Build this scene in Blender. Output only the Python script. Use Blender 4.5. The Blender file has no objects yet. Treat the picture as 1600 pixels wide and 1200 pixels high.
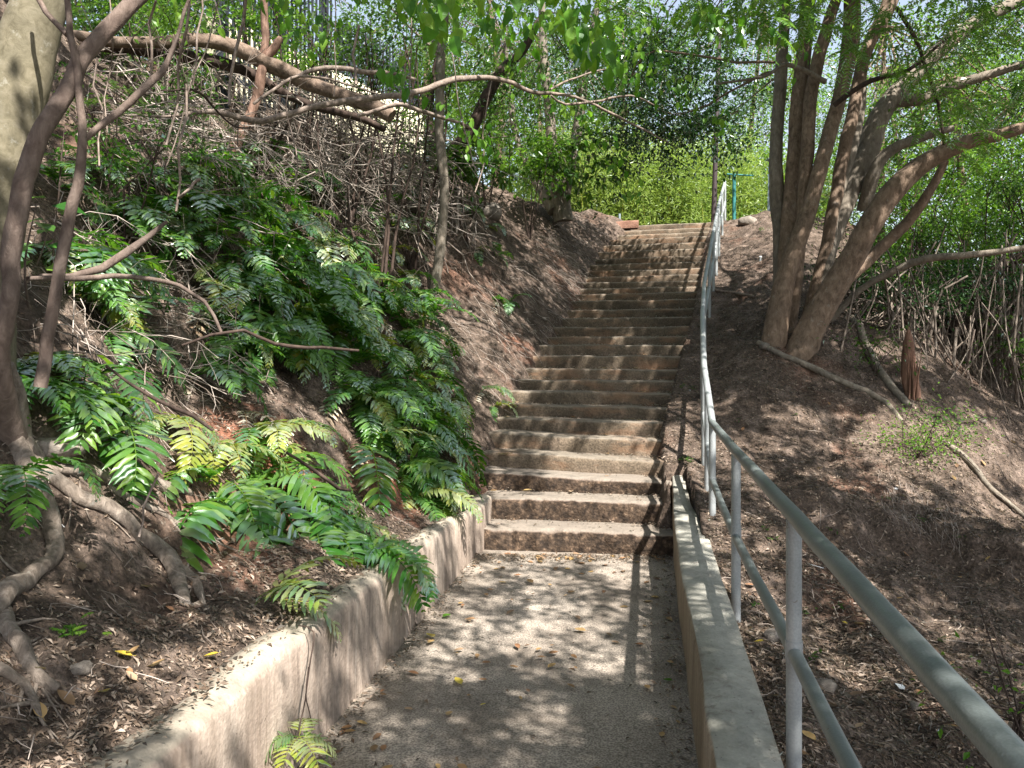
import bpy, math, random
import numpy as np
from mathutils import Vector, Matrix, Euler
R = math.radians
rng = np.random.default_rng(7)
random.seed(7)
S = bpy.context.scene
COL = S.collection

# ------------------------------------------------------------------ camera, world, sun
F, CX, HY, EYE = 1250.0, 800.0, 546.0, 1.6
cam = bpy.data.cameras.new("camera")
cam.sensor_width = 36; cam.lens = 36 * F / 1600; cam.shift_y = -(600 - HY) / 1600
cam.clip_start = 0.05; cam.clip_end = 1000
camo = bpy.data.objects.new("camera", cam); COL.objects.link(camo)
camo.location = (0, 0, EYE); camo.rotation_euler = (R(90), 0, 0)
S.camera = camo
LD = Vector((-.40, .66, -1.0)).normalized()          # the way sunlight travels
SD = -LD
w = bpy.data.worlds.new("World"); S.world = w; w.use_nodes = True
nt = w.node_tree; bg = nt.nodes["Background"]
sky = nt.nodes.new("ShaderNodeTexSky"); sky.sky_type = 'NISHITA'; sky.sun_disc = False
sky.sun_elevation = math.asin(SD.z); sky.sun_rotation = math.atan2(SD.x, SD.y)
sky.dust_density = 2.0
hs = nt.nodes.new('ShaderNodeHueSaturation'); hs.inputs['Saturation'].default_value = .62
nt.links.new(sky.outputs[0], hs.inputs['Color']); nt.links.new(hs.outputs[0], bg.inputs[0]); bg.inputs[1].default_value = 0.09
sun = bpy.data.lights.new("sun", 'SUN'); sun.energy = 5.0; sun.angle = R(0.53); sun.color = (1, .95, .88)
suno = bpy.data.objects.new("sun", sun); COL.objects.link(suno)
suno.rotation_euler = LD.to_track_quat('-Z', 'Y').to_euler()
S.view_settings.view_transform = 'Standard'; S.view_settings.look = 'None'
S.view_settings.exposure = 1.7; S.view_settings.gamma = 1
S.cycles.max_bounces = 8; S.cycles.diffuse_bounces = 4; S.cycles.glossy_bounces = 2
S.cycles.transmission_bounces = 4; S.cycles.transparent_max_bounces = 4
S.cycles.sample_clamp_indirect = 4.0
S.cycles.use_denoising = True

# ------------------------------------------------------------------ numeric helpers
def P(px, py, d): return np.array(((px - CX) / F * d, d, EYE - (py - HY) / F * d))
def _h(ix, iy, s):
    n = (ix * 374761393 + iy * 668265263 + s * 1442695041) & 0xffffffff
    n = ((n ^ (n >> 13)) * 1274126177) & 0xffffffff
    return ((n ^ (n >> 16)) & 0xffff) / 65535.0
def vnoise(x, y, s=0):
    x = np.asarray(x, float); y = np.asarray(y, float)
    ix = np.floor(x).astype(np.int64); iy = np.floor(y).astype(np.int64)
    fx = x - ix; fy = y - iy; fx = fx * fx * (3 - 2 * fx); fy = fy * fy * (3 - 2 * fy)
    a = _h(ix, iy, s); b = _h(ix + 1, iy, s); c = _h(ix, iy + 1, s); d = _h(ix + 1, iy + 1, s)
    return (a + (b - a) * fx + (c - a) * fy + (a - b - c + d) * fx * fy) * 2 - 1
def fbm(x, y, o=4, s=0, g=.5):
    t = 0; a = 1
    for k in range(o):
        t = t + a * vnoise(x, y, s + k * 17); x = np.asarray(x) * 2.03 + 1.7; y = np.asarray(y) * 2.03 + 5.1; a *= g
    return t
def sstep(a, b, x):
    t = np.clip((x - a) / (b - a), 0, 1); return t * t * (3 - 2 * t)
def smin(a, b, k):
    h = np.clip(.5 + .5 * (b - a) / k, 0, 1); return b + (a - b) * h - k * h * (1 - h)

# ------------------------------------------------------------------ the stairs in numbers
YN = [830, 782, 751, 717, 686, 659, 636, 614, 595, 577, 556, 539, 526, 511, 496, 483, 469, 458, 449, 440, 431, 421, 411, 402, 391, 381, 372, 365, 358, 350]
DN = [6.27 + .36 * i for i in range(30)]
ZN = [EYE + (HY - y) * d / F for y, d in zip(YN, DN)]
XLd = [-6, 6.27, 7.5, 8.8, 9.9, 10.6, 11.7, 13.1, 14.55, 15.6, 16.35, 17.0, 18.5, 60]
XLx = [.169 * -6 - 1.334, -.276, -.24, -.10, .2, .38, .75, 1.12, 1.42, 1.78, 2.2, 2.55, 2.6, 2.6]
XRd = [-6, 6.27, 7.7, 9.15, 11.7, 14.55, 16.35, 18.5, 60]
XRx = [.169 * -6 + .194, 1.254, 1.435, 1.89, 2.7, 3.49, 4.09, 4.7, 5]
def XL(d): return np.interp(d, XLd, XLx)
def XR(d): return np.interp(d, XRd, XRx)
def tan_a(d): return np.interp(d, [6.3, 9.5], [.169, .30])
def zedge(s): return np.interp(s, [0, 6.15] + [d + .1 for d in DN] + [60], [0, 0] + ZN + [ZN[-1]])

def ground_z(X, Y, detail=True):
    X = np.asarray(X, float); Y = np.asarray(Y, float)
    xl = XL(Y); xr = XR(Y); xc = (xl + xr) / 2
    s = Y + tan_a(Y) * np.clip(X - xc, -2.5, 2.5)
    cs = np.interp(Y, [6, 9], [.985, .955])
    wl = (xl - X) * cs; wr = (X - xr) * cs
    ze = zedge(s)
    # left bank
    bl = np.maximum(ze + np.interp(s, [6.5, 7.5], [0, .04]), np.interp(s, [0, 3, 6.2, 6.9, 7.2], [.50, .49, .36, .3, 0]))
    w1 = np.clip(wl - .11, 0, None)
    near = .5 * np.minimum(w1, .55) + 1.12 * np.clip(w1 - .55, 0, None)
    far = 1.15 * np.clip(wl, 0, None)
    m = sstep(5.2, 7.0, Y)
    rise = near * (1 - m) + far * m
    n1 = fbm(X * .9 + 3, Y * .9, 3, 5)
    top = 4.45 + .06 * np.clip(wl, 0, 8) + .12 * n1
    L = smin(bl + rise + .16 * n1 * np.clip(wl - .3, 0, 1), top, .5)
    # right slope
    br = np.interp(s, [0, 2.5, 4.2, 5.7, 6.6, 7.4], [.10, .13, .2, .40, .52, .62])
    br = np.where(s > 7.0, np.maximum(br, ze + .05), br)
    w2 = np.clip(wr - .2, 0, None)
    up = .28 * sstep(.2, 1.2, wr) * sstep(7.5, 9.5, Y)
    fall = .16 * w2 + .35 * np.clip(wr - 2.6, 0, 3.0) + .25 * np.clip(wr - 5.6, 0, 30)
    ey = 6.35 + .32 * fbm(X * 1.6, X * 0 + .3, 3, 8) - .35 * np.clip(X - 2.6, 0, 1.5)
    sc = .30 * sstep(1.9, 2.6, X + .15 * n1) * sstep(ey + .05, ey - .32, Y + .05 * fbm(X * 7, Y * 7, 2, 13))
    Rr = br + up - fall - sc + .10 * n1 * np.clip(wr - .4, 0, 1)
    # far beyond everything the land drops a little
    mid = ze - .32
    z = np.where(wl > 0, L, np.where(wr > 0, Rr, np.maximum(mid, np.maximum(L - 3.0 * np.abs(wl), Rr - 3.0 * np.abs(wr)))))
    inl = (Y < 6.4) & (wl <= 0.02) & (wr <= 0.02)
    z = np.where(inl, -.12, z)
    inw = (Y < 6.9) & (wl > 0) & (wl < .075); z = np.where(inw, np.minimum(z, .2), z)
    inr = (Y < 7.0) & (wr > 0) & (wr < .17); z = np.where(inr, np.minimum(z, .12), z)
    if detail:
        e = np.clip(np.maximum(wl, wr) - .1, 0, .3) / .3
        z = z + e * (.055 * fbm(X * 3.1, Y * 3.1, 3, 21) + .015 * fbm(X * 11, Y * 11, 3, 33, .6))
        e2 = np.clip(wl - .5, 0, 1)
        z = z - e2 * .10 * np.clip(fbm(X * 1.7, Y * 2.6, 3, 44), 0, 1)
    return z

def hit(px, py, dmin=1.2, dmax=60):
    px = np.atleast_1d(np.asarray(px, float)); py = np.atleast_1d(np.asarray(py, float))
    t = dmin * (dmax / dmin) ** np.linspace(0, 1, 500)
    D = t[None, :] * np.ones((len(px), 1))
    X = (px[:, None] - CX) / F * D; Z = EYE - (py[:, None] - HY) / F * D
    b = Z < ground_z(X, D)
    i = np.argmax(b, axis=1); i = np.where(b.any(axis=1), i, len(t) - 1)
    d = t[i]
    return np.stack([(px - CX) / F * d, d, ground_z((px - CX) / F * d, d)], 1)
def gn(x, y, e=.08):
    dx = (ground_z(x + e, y, False) - ground_z(x - e, y, False)) / (2 * e)
    dy = (ground_z(x, y + e, False) - ground_z(x, y - e, False)) / (2 * e)
    n = np.array((-float(dx), -float(dy), 1.0)); return n / np.linalg.norm(n)

# ------------------------------------------------------------------ mesh building
class MB:
    def __init__(s): s.v = []; s.f = []; s.r = []; s.n = 0
    def quads(s, v, f, r=None):
        v = np.asarray(v, float).reshape(-1, 3); f = np.asarray(f, np.int64)
        s.v.append(v); s.f.append(f + s.n)
        s.r.append(np.full(len(v), random.random()) if r is None else np.broadcast_to(np.asarray(r, float), (len(v),)))
        s.n += len(v)
    def mesh(s, name, mat, smooth=True):
        v = np.concatenate(s.v); r = np.concatenate(s.r)
        me = bpy.data.meshes.new(name)
        me.vertices.add(len(v)); me.vertices.foreach_set('co', v.astype(np.float32).ravel())
        fl = [a for a in s.f if len(a)]
        cnt = np.concatenate([np.full(len(a), a.shape[1]) for a in fl]); idx = np.concatenate([a.ravel() for a in fl])
        me.loops.add(len(idx)); me.loops.foreach_set('vertex_index', idx.astype(np.int32))
        me.polygons.add(len(cnt)); st = np.concatenate([[0], np.cumsum(cnt)[:-1]])
        me.polygons.foreach_set('loop_start', st.astype(np.int32))
        me.polygons.foreach_set('loop_total', cnt.astype(np.int32))
        me.update(calc_edges=True)
        me.polygons.foreach_set('use_smooth', np.full(len(cnt), bool(smooth)))
        at = me.attributes.new('rnd', 'FLOAT', 'POINT'); at.data.foreach_set('value', r.astype(np.float32))
        me.materials.append(mat); return me
    def build(s, name, mat, parent=None, smooth=True, loc=None):
        me = s.mesh(name, mat, smooth)
        o = bpy.data.objects.new(name, me); COL.objects.link(o)
        if loc is not None and parent is None:
            l = Vector(loc); me.transform(Matrix.Translation(-l)); o.location = l
        if parent is not None:
            o.parent = parent; me.transform(Matrix.Translation(-Vector(parent.location)))
        return o
def link(name, me, parent=None, loc=(0, 0, 0), rot=(0, 0, 0), sc=1):
    o = bpy.data.objects.new(name, me); COL.objects.link(o); o.parent = parent
    o.location = loc; o.rotation_euler = rot; o.scale = (sc, sc, sc) if not hasattr(sc, '__len__') else sc
    return o
def tag(o, label, cat, group=None, kind=None):
    if label: o['label'] = label
    if cat: o['category'] = cat
    if group: o['group'] = group
    if kind: o['kind'] = kind
    return o
def empty(name, loc, label, cat, group=None, rz=0, sc=1):
    o = bpy.data.objects.new(name, None); COL.objects.link(o); o.location = tuple(float(a) for a in loc)
    o.rotation_euler = (0, 0, rz); o.scale = (sc,) * 3; o.empty_display_size = .1
    return tag(o, label, cat, group)
def struct(o): o['kind'] = 'structure'; return o

def resample(pts, rad, step):
    pts = np.asarray(pts, float); rad = np.asarray(rad, float)
    if len(pts) == 2:
        n = max(2, int(np.linalg.norm(pts[1] - pts[0]) / step) + 1); t = np.linspace(0, 1, n)[:, None]
        return pts[0] * (1 - t) + pts[1] * t, rad[0] * (1 - t[:, 0]) + rad[1] * t[:, 0]
    p = np.vstack([2 * pts[0] - pts[1], pts, 2 * pts[-1] - pts[-2]]); op = []; orr = []
    for i in range(1, len(p) - 2):
        n = max(1, int(np.linalg.norm(p[i + 1] - p[i]) / step)); t = (np.arange(n) / n)[:, None]
        op.append(.5 * (2 * p[i] + (p[i + 1] - p[i - 1]) * t + (2 * p[i - 1] - 5 * p[i] + 4 * p[i + 1] - p[i + 2]) * t ** 2 + (3 * p[i] - p[i - 1] - 3 * p[i + 1] + p[i + 2]) * t ** 3))
        tt = t[:, 0]; orr.append(rad[i - 1] * (1 - tt) + rad[i] * tt)
    op.append(pts[-1:]); orr.append(rad[-1:])
    return np.vstack(op), np.concatenate(orr)
def tube(mb, pts, rad, sides=8, step=.15, rough=0., wob=0., caps=True, r=None, smoothcurve=True):
    if np.isscalar(rad): rad = [rad] * len(pts)
    c, q = resample(pts, rad, step)
    n = len(c)
    if wob: c = c + wob * np.stack([fbm(np.arange(n) * .35 + random.random() * 99, np.zeros(n), 2, k) for k in range(3)], 1)
    T = np.gradient(c, axis=0); T /= np.linalg.norm(T, axis=1)[:, None] + 1e-9
    up = np.array((0, 0, 1.)) if abs(T[0][2]) < .9 else np.array((1., 0, 0))
    A = np.cross(T[0], up); A /= np.linalg.norm(A); rings = []
    th = np.arange(sides) * 2 * math.pi / sides; so = random.random() * 50
    AA = np.zeros((n, 3)); 
    for i in range(n):
        A = A - T[i] * np.dot(A, T[i]); A /= np.linalg.norm(A) + 1e-9; AA[i] = A
    BB = np.cross(T, AA)
    k = np.ones((n, sides))
    if rough:
        ii, jj = np.meshgrid(np.arange(n) * step, np.cos(th) * 1.3, indexing='ij')
        k = 1 + rough * fbm(ii * 2.2 + so, jj * 1.2 + so, 3, 3) + rough * .8 * fbm(ii * .8 + so, np.sin(th)[None, :] * 1.6 + jj * 0, 2, 9)
    V = c[:, None, :] + (q[:, None] * k)[:, :, None] * (np.cos(th)[None, :, None] * AA[:, None, :] + np.sin(th)[None, :, None] * BB[:, None, :])
    v = V.reshape(-1, 3)
    i0 = (np.arange(n - 1)[:, None] * sides + np.arange(sides)[None, :]); j1 = (np.arange(sides) + 1) % sides
    i1 = (np.arange(n - 1)[:, None] * sides + j1[None, :])
    f = np.stack([i0, i1, i1 + sides, i0 + sides], -1).reshape(-1, 4)
    rr = random.random() if r is None else r
    base = mb.n
    mb.quads(v, f, rr)
    if caps:
        for e, ring in ((0, np.arange(sides)[::-1]), (n - 1, np.arange(sides) + (n - 1) * sides)):
            mb.quads(np.vstack([v[ring], c[e][None]]), [[a, (a + 1) % sides, sides] for a in range(sides)], rr)
def box(mb, x0, x1, y0, y1, z0, z1, M=None):
    v = np.array([(x, y, z) for z in (z0, z1) for y in (y0, y1) for x in (x0, x1)], float)
    if M is not None: v = np.array([M @ Vector(p) for p in v])
    mb.quads(v, [(0, 2, 3, 1), (4, 5, 7, 6), (0, 1, 5, 4), (2, 6, 7, 3), (0, 4, 6, 2), (1, 3, 7, 5)])
def grid(mb, V, closed=False):
    a, b = V.shape[:2]; i = np.arange(a - 1)[:, None] * b
    j = np.arange(b - (0 if closed else 1))[None, :]; j2 = (j + 1) % b
    f = np.stack([i + j, i + j2, i + b + j2, i + b + j], -1).reshape(-1, 4)
    mb.quads(V.reshape(-1, 3), f)

# ------------------------------------------------------------------ materials
def newmat(name):
    m = bpy.data.materials.new(name); m.use_nodes = True; n = m.node_tree; n.nodes.clear(); return m, n
class NT:
    def __init__(s, n): s.n = n
    def a(s, t, **k):
        x = s.n.nodes.new('ShaderNode' + t)
        for q, v in k.items():
            if q.startswith('i_'): x.inputs[q[2:].replace('_', ' ')].default_value = v
            else: setattr(x, q, v)
        return x
    def l(s, o, i): s.n.links.new(o, i)
    def coord(s, sc=(1, 1, 1)):
        c = s.a('NewGeometry'); m = s.a('Mapping'); m.inputs['Scale'].default_value = sc
        s.l(c.outputs['Position'], m.inputs['Vector']); return m.outputs[0]
    def noise(s, vec, scale, det=4, rough=.6, dist=0):
        n = s.a('TexNoise'); n.inputs['Scale'].default_value = scale; n.inputs['Detail'].default_value = det
        n.inputs['Roughness'].default_value = rough; n.inputs['Distortion'].default_value = dist
        s.l(vec, n.inputs['Vector']); return n.outputs['Fac']
    def ramp(s, fac, stops, interp='LINEAR'):
        r = s.a('ValToRGB'); r.color_ramp.interpolation = interp; e = r.color_ramp.elements
        while len(e) < len(stops): e.new(.5)
        for k, (p, c) in enumerate(stops):
            e[k].position = p; e[k].color = (*c, 1) if len(c) == 3 else c
        s.l(fac, r.inputs[0]); return r.outputs[0]
    def mix(s, fac, a, b, mode='MIX'):
        m = s.a('Mix', data_type='RGBA', blend_type=mode)
        if isinstance(fac, float): m.inputs[0].default_value = fac
        else: s.l(fac, m.inputs[0])
        for v, k in ((a, 6), (b, 7)):
            if isinstance(v, tuple): m.inputs[k].default_value = (*v, 1)
            else: s.l(v, m.inputs[k])
        return m.outputs[2]
    def bump(s, h, strength, dist, nrm=None):
        b = s.a('Bump'); b.inputs['Strength'].default_value = strength; b.inputs['Distance'].default_value = dist
        s.l(h, b.inputs['Height'])
        if nrm: s.l(nrm, b.inputs['Normal'])
        return b.outputs[0]
    def out(s, col, rough=.9, nrm=None, metal=0, spec=.3):
        p = s.a('BsdfPrincipled'); o = s.a('OutputMaterial')
        if isinstance(col, tuple): p.inputs['Base Color'].default_value = (*col, 1)
        else: s.l(col, p.inputs['Base Color'])
        if isinstance(rough, (int, float)): p.inputs['Roughness'].default_value = rough
        else: s.l(rough, p.inputs['Roughness'])
        p.inputs['Metallic'].default_value = metal; p.inputs['Specular IOR Level'].default_value = spec
        if nrm: s.l(nrm, p.inputs['Normal'])
        s.l(p.outputs[0], o.inputs[0])

def m_soil():
    m, n = newmat('soil'); t = NT(n); c = t.coord()
    big = t.noise(c, .7, 4); midn = t.noise(c, 5, 6, .7); fine = t.noise(c, 45, 6, .75)
    col = t.ramp(midn, [(.3, (.045, .033, .026)), (.5, (.115, .086, .067)), (.72, (.26, .20, .165))])
    red = t.ramp(big, [(.56, (0, 0, 0)), (.72, (1, 1, 1))])
    col = t.mix(red, col, t.mix(.5, col, (.23, .105, .065)))
    g_ = t.a('NewGeometry')
    for cxyz, rr_ in (((-1.45, 4.75, .95), .55), ((-.75, 5.6, .75), .4), ((.35, 9.9, 1.9), .5)):
        ds = t.a('VectorMath', operation='DISTANCE'); t.l(g_.outputs['Position'], ds.inputs[0]); ds.inputs[1].default_value = cxyz
        ad = t.a('Math', operation='MULTIPLY_ADD'); t.l(midn, ad.inputs[0]); ad.inputs[1].default_value = rr_ * 1.6; t.l(ds.outputs['Value'], ad.inputs[2])
        col = t.mix(t.ramp(ad.outputs[0], [(rr_ * 1.25, (.75,) * 3), (rr_ * 1.9, (0, 0, 0))]), col, (.30, .125, .075))
    sp = t.ramp(fine, [(.38, (.38, .38, .38)), (.55, (1, 1, 1)), (.7, (1.75, 1.65, 1.55))])
    col = t.mix(.85, col, sp, 'MULTIPLY')
    v = t.a('TexVoronoi', feature='F1'); v.inputs['Scale'].default_value = 32; t.l(c, v.inputs['Vector'])
    b = t.bump(midn, .9, .05); b = t.bump(fine, .9, .018, b); b = t.bump(v.outputs['Distance'], .6, .012, b)
    t.out(col, .95, b, spec=.15); return m
def m_concrete(name, stops, sc=2.5, speck=140, spk=(.62, 1.35), streak=False, top=None, bumpd=.004, extra=None):
    m, n = newmat(name); t = NT(n); c = t.coord(); cs = t.coord((6, 6, .7)) if streak else c
    a = t.noise(cs, sc, 6, .68, .4); f = t.noise(c, speck, 2, .5)
    col = t.ramp(a, stops)
    col = t.mix(.8, col, t.ramp(f, [(.36, (spk[0],) * 3), (.64, (spk[1],) * 3)]), 'MULTIPLY')
    if streak:
        s2 = t.noise(t.coord((14, 14, .35)), 2.2, 5, .7)
        col = t.mix(.55, col, t.ramp(s2, [(.35, (.62, .57, .52)), (.6, (1.1, 1.1, 1.1))]), 'MULTIPLY')
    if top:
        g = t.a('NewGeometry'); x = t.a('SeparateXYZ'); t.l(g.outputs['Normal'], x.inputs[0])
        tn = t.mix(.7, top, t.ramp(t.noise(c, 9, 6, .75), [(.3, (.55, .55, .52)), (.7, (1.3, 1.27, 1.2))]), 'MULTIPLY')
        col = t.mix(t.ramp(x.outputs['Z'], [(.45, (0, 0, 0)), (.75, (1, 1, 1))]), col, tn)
    if extra: col = extra(t, c, col)
    b = t.bump(a, .5, .012); b = t.bump(f, .8, bumpd, b)
    t.out(col, .9, b, spec=.2); return m
def m_bark(name, stops, zs=.35, lich=0., bd=.012):
    m, n = newmat(name); t = NT(n); c = t.coord((1, 1, zs)); c1 = t.coord()
    a = t.noise(c, 22, 6, .7, .6); b0 = t.noise(c1, 3.5, 4, .6)
    col = t.ramp(a, stops)
    col = t.mix(.6, col, t.ramp(b0, [(.3, (.6, .6, .6)), (.7, (1.35, 1.3, 1.25))]), 'MULTIPLY')
    if lich:
        l = t.noise(c1, 11, 5, .75)
        col = t.mix(t.ramp(l, [(.60, (0, 0, 0)), (.66, (lich,) * 3)]), col, (.42, .42, .38))
    bb = t.bump(a, .8, bd); bb = t.bump(t.noise(c1, 90, 3), .4, .003, bb)
    t.out(col, .85, bb, spec=.2); return m
def m_leaf(name, cols, trans=.45, gloss=.25, rough=.35, var=.0):
    m, n = newmat(name); t = NT(n)
    at = t.a('Attribute', attribute_name='rnd'); oi = t.a('ObjectInfo')
    add = t.a('Math', operation='ADD'); t.l(at.outputs['Fac'], add.inputs[0])
    mu = t.a('Math', operation='MULTIPLY'); t.l(oi.outputs['Random'], mu.inputs[0]); mu.inputs[1].default_value = var
    t.l(mu.outputs[0], add.inputs[1]); fr = t.a('Math', operation='FRACT'); t.l(add.outputs[0], fr.inputs[0])
    k = len(cols); col = t.ramp(fr.outputs[0], [(i / (k - 1) * .98 + .01, c) for i, c in enumerate(cols)])
    nz = t.noise(t.coord(), 30, 3); col = t.mix(.5, col, t.ramp(nz, [(.3, (.7,) * 3), (.7, (1.25,) * 3)]), 'MULTIPLY')
    d = t.a('BsdfDiffuse'); t.l(col, d.inputs['Color'])
    tr = t.a('BsdfTranslucent'); t.l(t.mix(1.0, col, (1.45, 1.5, .7), 'MULTIPLY'), tr.inputs['Color'])
    m1 = t.a('MixShader'); m1.inputs[0].default_value = trans; t.l(d.outputs[0], m1.inputs[1]); t.l(tr.outputs[0], m1.inputs[2])
    g = t.a('BsdfGlossy'); g.inputs['Roughness'].default_value = rough; g.inputs['Color'].default_value = (.9, 1, .95, 1)
    fz = t.a('Fresnel'); fz.inputs['IOR'].default_value = 1.45
    fm = t.a('Math', operation='MULTIPLY'); t.l(fz.outputs[0], fm.inputs[0]); fm.inputs[1].default_value = gloss * 4
    m2 = t.a('MixShader'); t.l(fm.outputs[0], m2.inputs[0]); t.l(m1.outputs[0], m2.inputs[1]); t.l(g.outputs[0], m2.inputs[2])
    o = t.a('OutputMaterial'); t.l(m2.outputs[0], o.inputs[0]); return m

SOIL = m_soil()
PATHM = m_concrete('path concrete', [(.3, (.17, .145, .12)), (.5, (.25, .215, .18)), (.7, (.34, .295, .25))], 1.6, 110, (.45, 1.5), bumpd=.006)
def pathdirt(t, c, col):
    k = t.noise(c, 1.1, 5, .7, .6); col = t.mix(t.ramp(k, [(.45, (0, 0, 0)), (.65, (.55,) * 3)]), col, (.12, .095, .075))
    return col
PATHM = m_concrete('path concrete', [(.3, (.17, .145, .12)), (.5, (.25, .215, .18)), (.7, (.34, .295, .25))], 1.6, 120, (.42, 1.55), bumpd=.006, extra=pathdirt)
def pits(t, c, col):
    a = t.noise(c, 70, 2, .5); col = t.mix(t.ramp(a, [(.70, (0, 0, 0)), (.74, (.7,) * 3)]), col, (.07, .055, .045))
    b = t.noise(c, 2.3, 6, .75, .8); col = t.mix(t.ramp(b, [(.52, (0, 0, 0)), (.66, (.5,) * 3)]), col, (.16, .13, .10))
    v = t.noise(t.coord((5, 5, .5)), 3.2, 5, .75); return t.mix(t.ramp(v, [(.56, (0, 0, 0)), (.68, (.55,) * 3)]), col, (.13, .10, .08))
WALLM = m_concrete('plastered wall', [(.3, (.24, .19, .155)), (.5, (.35, .285, .235)), (.7, (.44, .37, .31))], .8, 60, (.86, 1.1), streak=True, top=(.30, .265, .22), extra=pits)
KERBM = m_concrete('kerb wall concrete', [(.3, (.18, .145, .10)), (.55, (.27, .22, .16)), (.75, (.35, .30, .24))], .8, 70, (.85, 1.12), streak=True, top=(.30, .295, .265), extra=pits)
def stepstain(t, c, col):
    l = t.noise(t.coord((1, 1, 3)), 1.4, 5, .7)
    col = t.mix(t.ramp(l, [(.50, (0, 0, 0)), (.66, (.6,) * 3)]), col, (.27, .155, .092))
    k = t.noise(t.coord((2, 2, 2)), 7, 6, .8)
    return t.mix(t.ramp(k, [(.54, (0, 0, 0)), (.66, (.75,) * 3)]), col, (.06, .048, .038))
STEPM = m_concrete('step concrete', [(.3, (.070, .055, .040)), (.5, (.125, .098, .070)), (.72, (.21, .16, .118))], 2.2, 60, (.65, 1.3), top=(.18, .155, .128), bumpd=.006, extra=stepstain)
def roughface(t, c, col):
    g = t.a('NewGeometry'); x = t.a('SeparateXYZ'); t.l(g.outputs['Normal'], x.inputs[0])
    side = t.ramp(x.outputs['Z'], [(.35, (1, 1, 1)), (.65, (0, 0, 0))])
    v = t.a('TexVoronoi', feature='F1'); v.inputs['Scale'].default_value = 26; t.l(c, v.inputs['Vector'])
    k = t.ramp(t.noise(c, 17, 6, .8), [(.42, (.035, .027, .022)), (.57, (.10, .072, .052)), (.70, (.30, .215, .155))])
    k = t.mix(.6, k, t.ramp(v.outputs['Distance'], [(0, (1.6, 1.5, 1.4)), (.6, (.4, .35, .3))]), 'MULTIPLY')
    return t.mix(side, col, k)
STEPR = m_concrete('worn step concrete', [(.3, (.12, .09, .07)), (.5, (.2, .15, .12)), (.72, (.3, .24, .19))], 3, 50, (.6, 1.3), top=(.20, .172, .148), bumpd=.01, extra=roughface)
BRICK = m_concrete('red clay', [(.3, (.13, .065, .045)), (.6, (.22, .125, .09)), (.75, (.33, .22, .165))], 5, 60)
CREAM = m_concrete('cream paint', [(.3, (.50, .47, .33)), (.5, (.62, .585, .43)), (.7, (.7, .66, .5))], .9, 40, (.92, 1.06), streak=True)
BK_L = m_bark('smooth olive bark', [(.3, (.085, .075, .048)), (.5, (.14, .125, .085)), (.72, (.19, .17, .125))], .9, .22, .004)
BK_S = m_bark('grey brown stem bark', [(.3, (.070, .050, .042)), (.5, (.125, .095, .08)), (.72, (.19, .15, .128))], .5)
BK_R = m_bark('reddish brown bark', [(.3, (.085, .060, .042)), (.5, (.18, .13, .094)), (.72, (.30, .225, .17))], .5, .2, .02)
BK_P = m_bark('pale grey bark', [(.3, (.10, .085, .066)), (.5, (.18, .155, .125)), (.72, (.27, .24, .20))], .4, .18, .018)
BK_D = m_bark('dark wet bark', [(.3, (.022, .015, .012)), (.55, (.06, .042, .034)), (.75, (.12, .085, .066))], .3)
BK_DEAD = m_bark('dead branch bark', [(.3, (.095, .075, .062)), (.5, (.20, .16, .135)), (.72, (.34, .28, .24))], .7)
BK_LOG = m_bark('fallen log bark', [(.3, (.07, .05, .038)), (.5, (.15, .11, .083)), (.72, (.26, .20, .16))], .7, .1, .02)
BK_RED = m_bark('reddish dead bark', [(.3, (.075, .045, .032)), (.5, (.17, .105, .078)), (.72, (.30, .20, .155))], .3, 0, .02)
BK_ROOT = m_bark('root bark', [(.3, (.070, .056, .046)), (.5, (.175, .145, .12)), (.72, (.31, .265, .225))], .5, .25, .022)
WOOD = m_bark('splintered wood', [(.3, (.085, .045, .032)), (.5, (.17, .095, .066)), (.72, (.30, .19, .14))], .15, 0, .02)
TWIGM = m_leaf('dry twig', [(.08, .06, .048), (.18, .145, .12), (.32, .27, .235), (.48, .42, .37)], .0, .05, .6)
LITM = m_leaf('dead leaf', [(.050, .036, .027), (.095, .066, .047), (.13, .092, .066), (.19, .138, .10), (.36, .285, .23), (.11, .068, .045), (.22, .175, .14), (.045, .034, .028)], .12, .10, .5)
LITB = m_leaf('fallen leaf', [(.30, .19, .10), (.22, .11, .06), (.42, .28, .12), (.14, .08, .055), (.36, .25, .16)], .2, .12, .45, 1)
YEL = m_leaf('yellow leaf', [(.50, .36, .04), (.55, .45, .10)], .3, .15, .4, 1)
GREENS = [(.018, .062, .014), (.030, .092, .018), (.048, .13, .022), (.024, .078, .020), (.07, .15, .022)]
LF_A = m_leaf('canopy leaf', [(.024, .070, .014), (.045, .115, .018), (.09, .17, .024), (.034, .09, .016)], .5, .05, .45)
LF_B = m_leaf('bright leaf', [(.06, .16, .018), (.10, .22, .025), (.16, .28, .03), (.07, .18, .02)], .5, .05, .45)
LF_H = m_leaf('sunlit broad leaf', [(.07, .20, .02), (.12, .28, .03), (.20, .34, .04), (.05, .16, .02)], .6, .10, .35)  # sun glow is put into the leaf colour, as canopy blocks the sun here
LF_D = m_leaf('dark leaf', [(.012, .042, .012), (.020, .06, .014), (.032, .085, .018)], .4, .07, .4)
LF_F = m_leaf('fern leaf', [(.026, .11, .012), (.055, .16, .018), (.10, .22, .025), (.020, .085, .012), (.15, .25, .03)], .45, .09, .28, .8)
LF_FY = m_leaf('yellowing fern leaf', [(.07, .17, .02), (.16, .22, .03), (.24, .24, .04), (.08, .19, .02)], .35, .12, .35, .5)
LF_FB = m_leaf('dry fern leaf', [(.20, .12, .06), (.30, .2, .12), (.38, .28, .19), (.15, .08, .04)], .2, .1, .5, .5)
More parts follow.
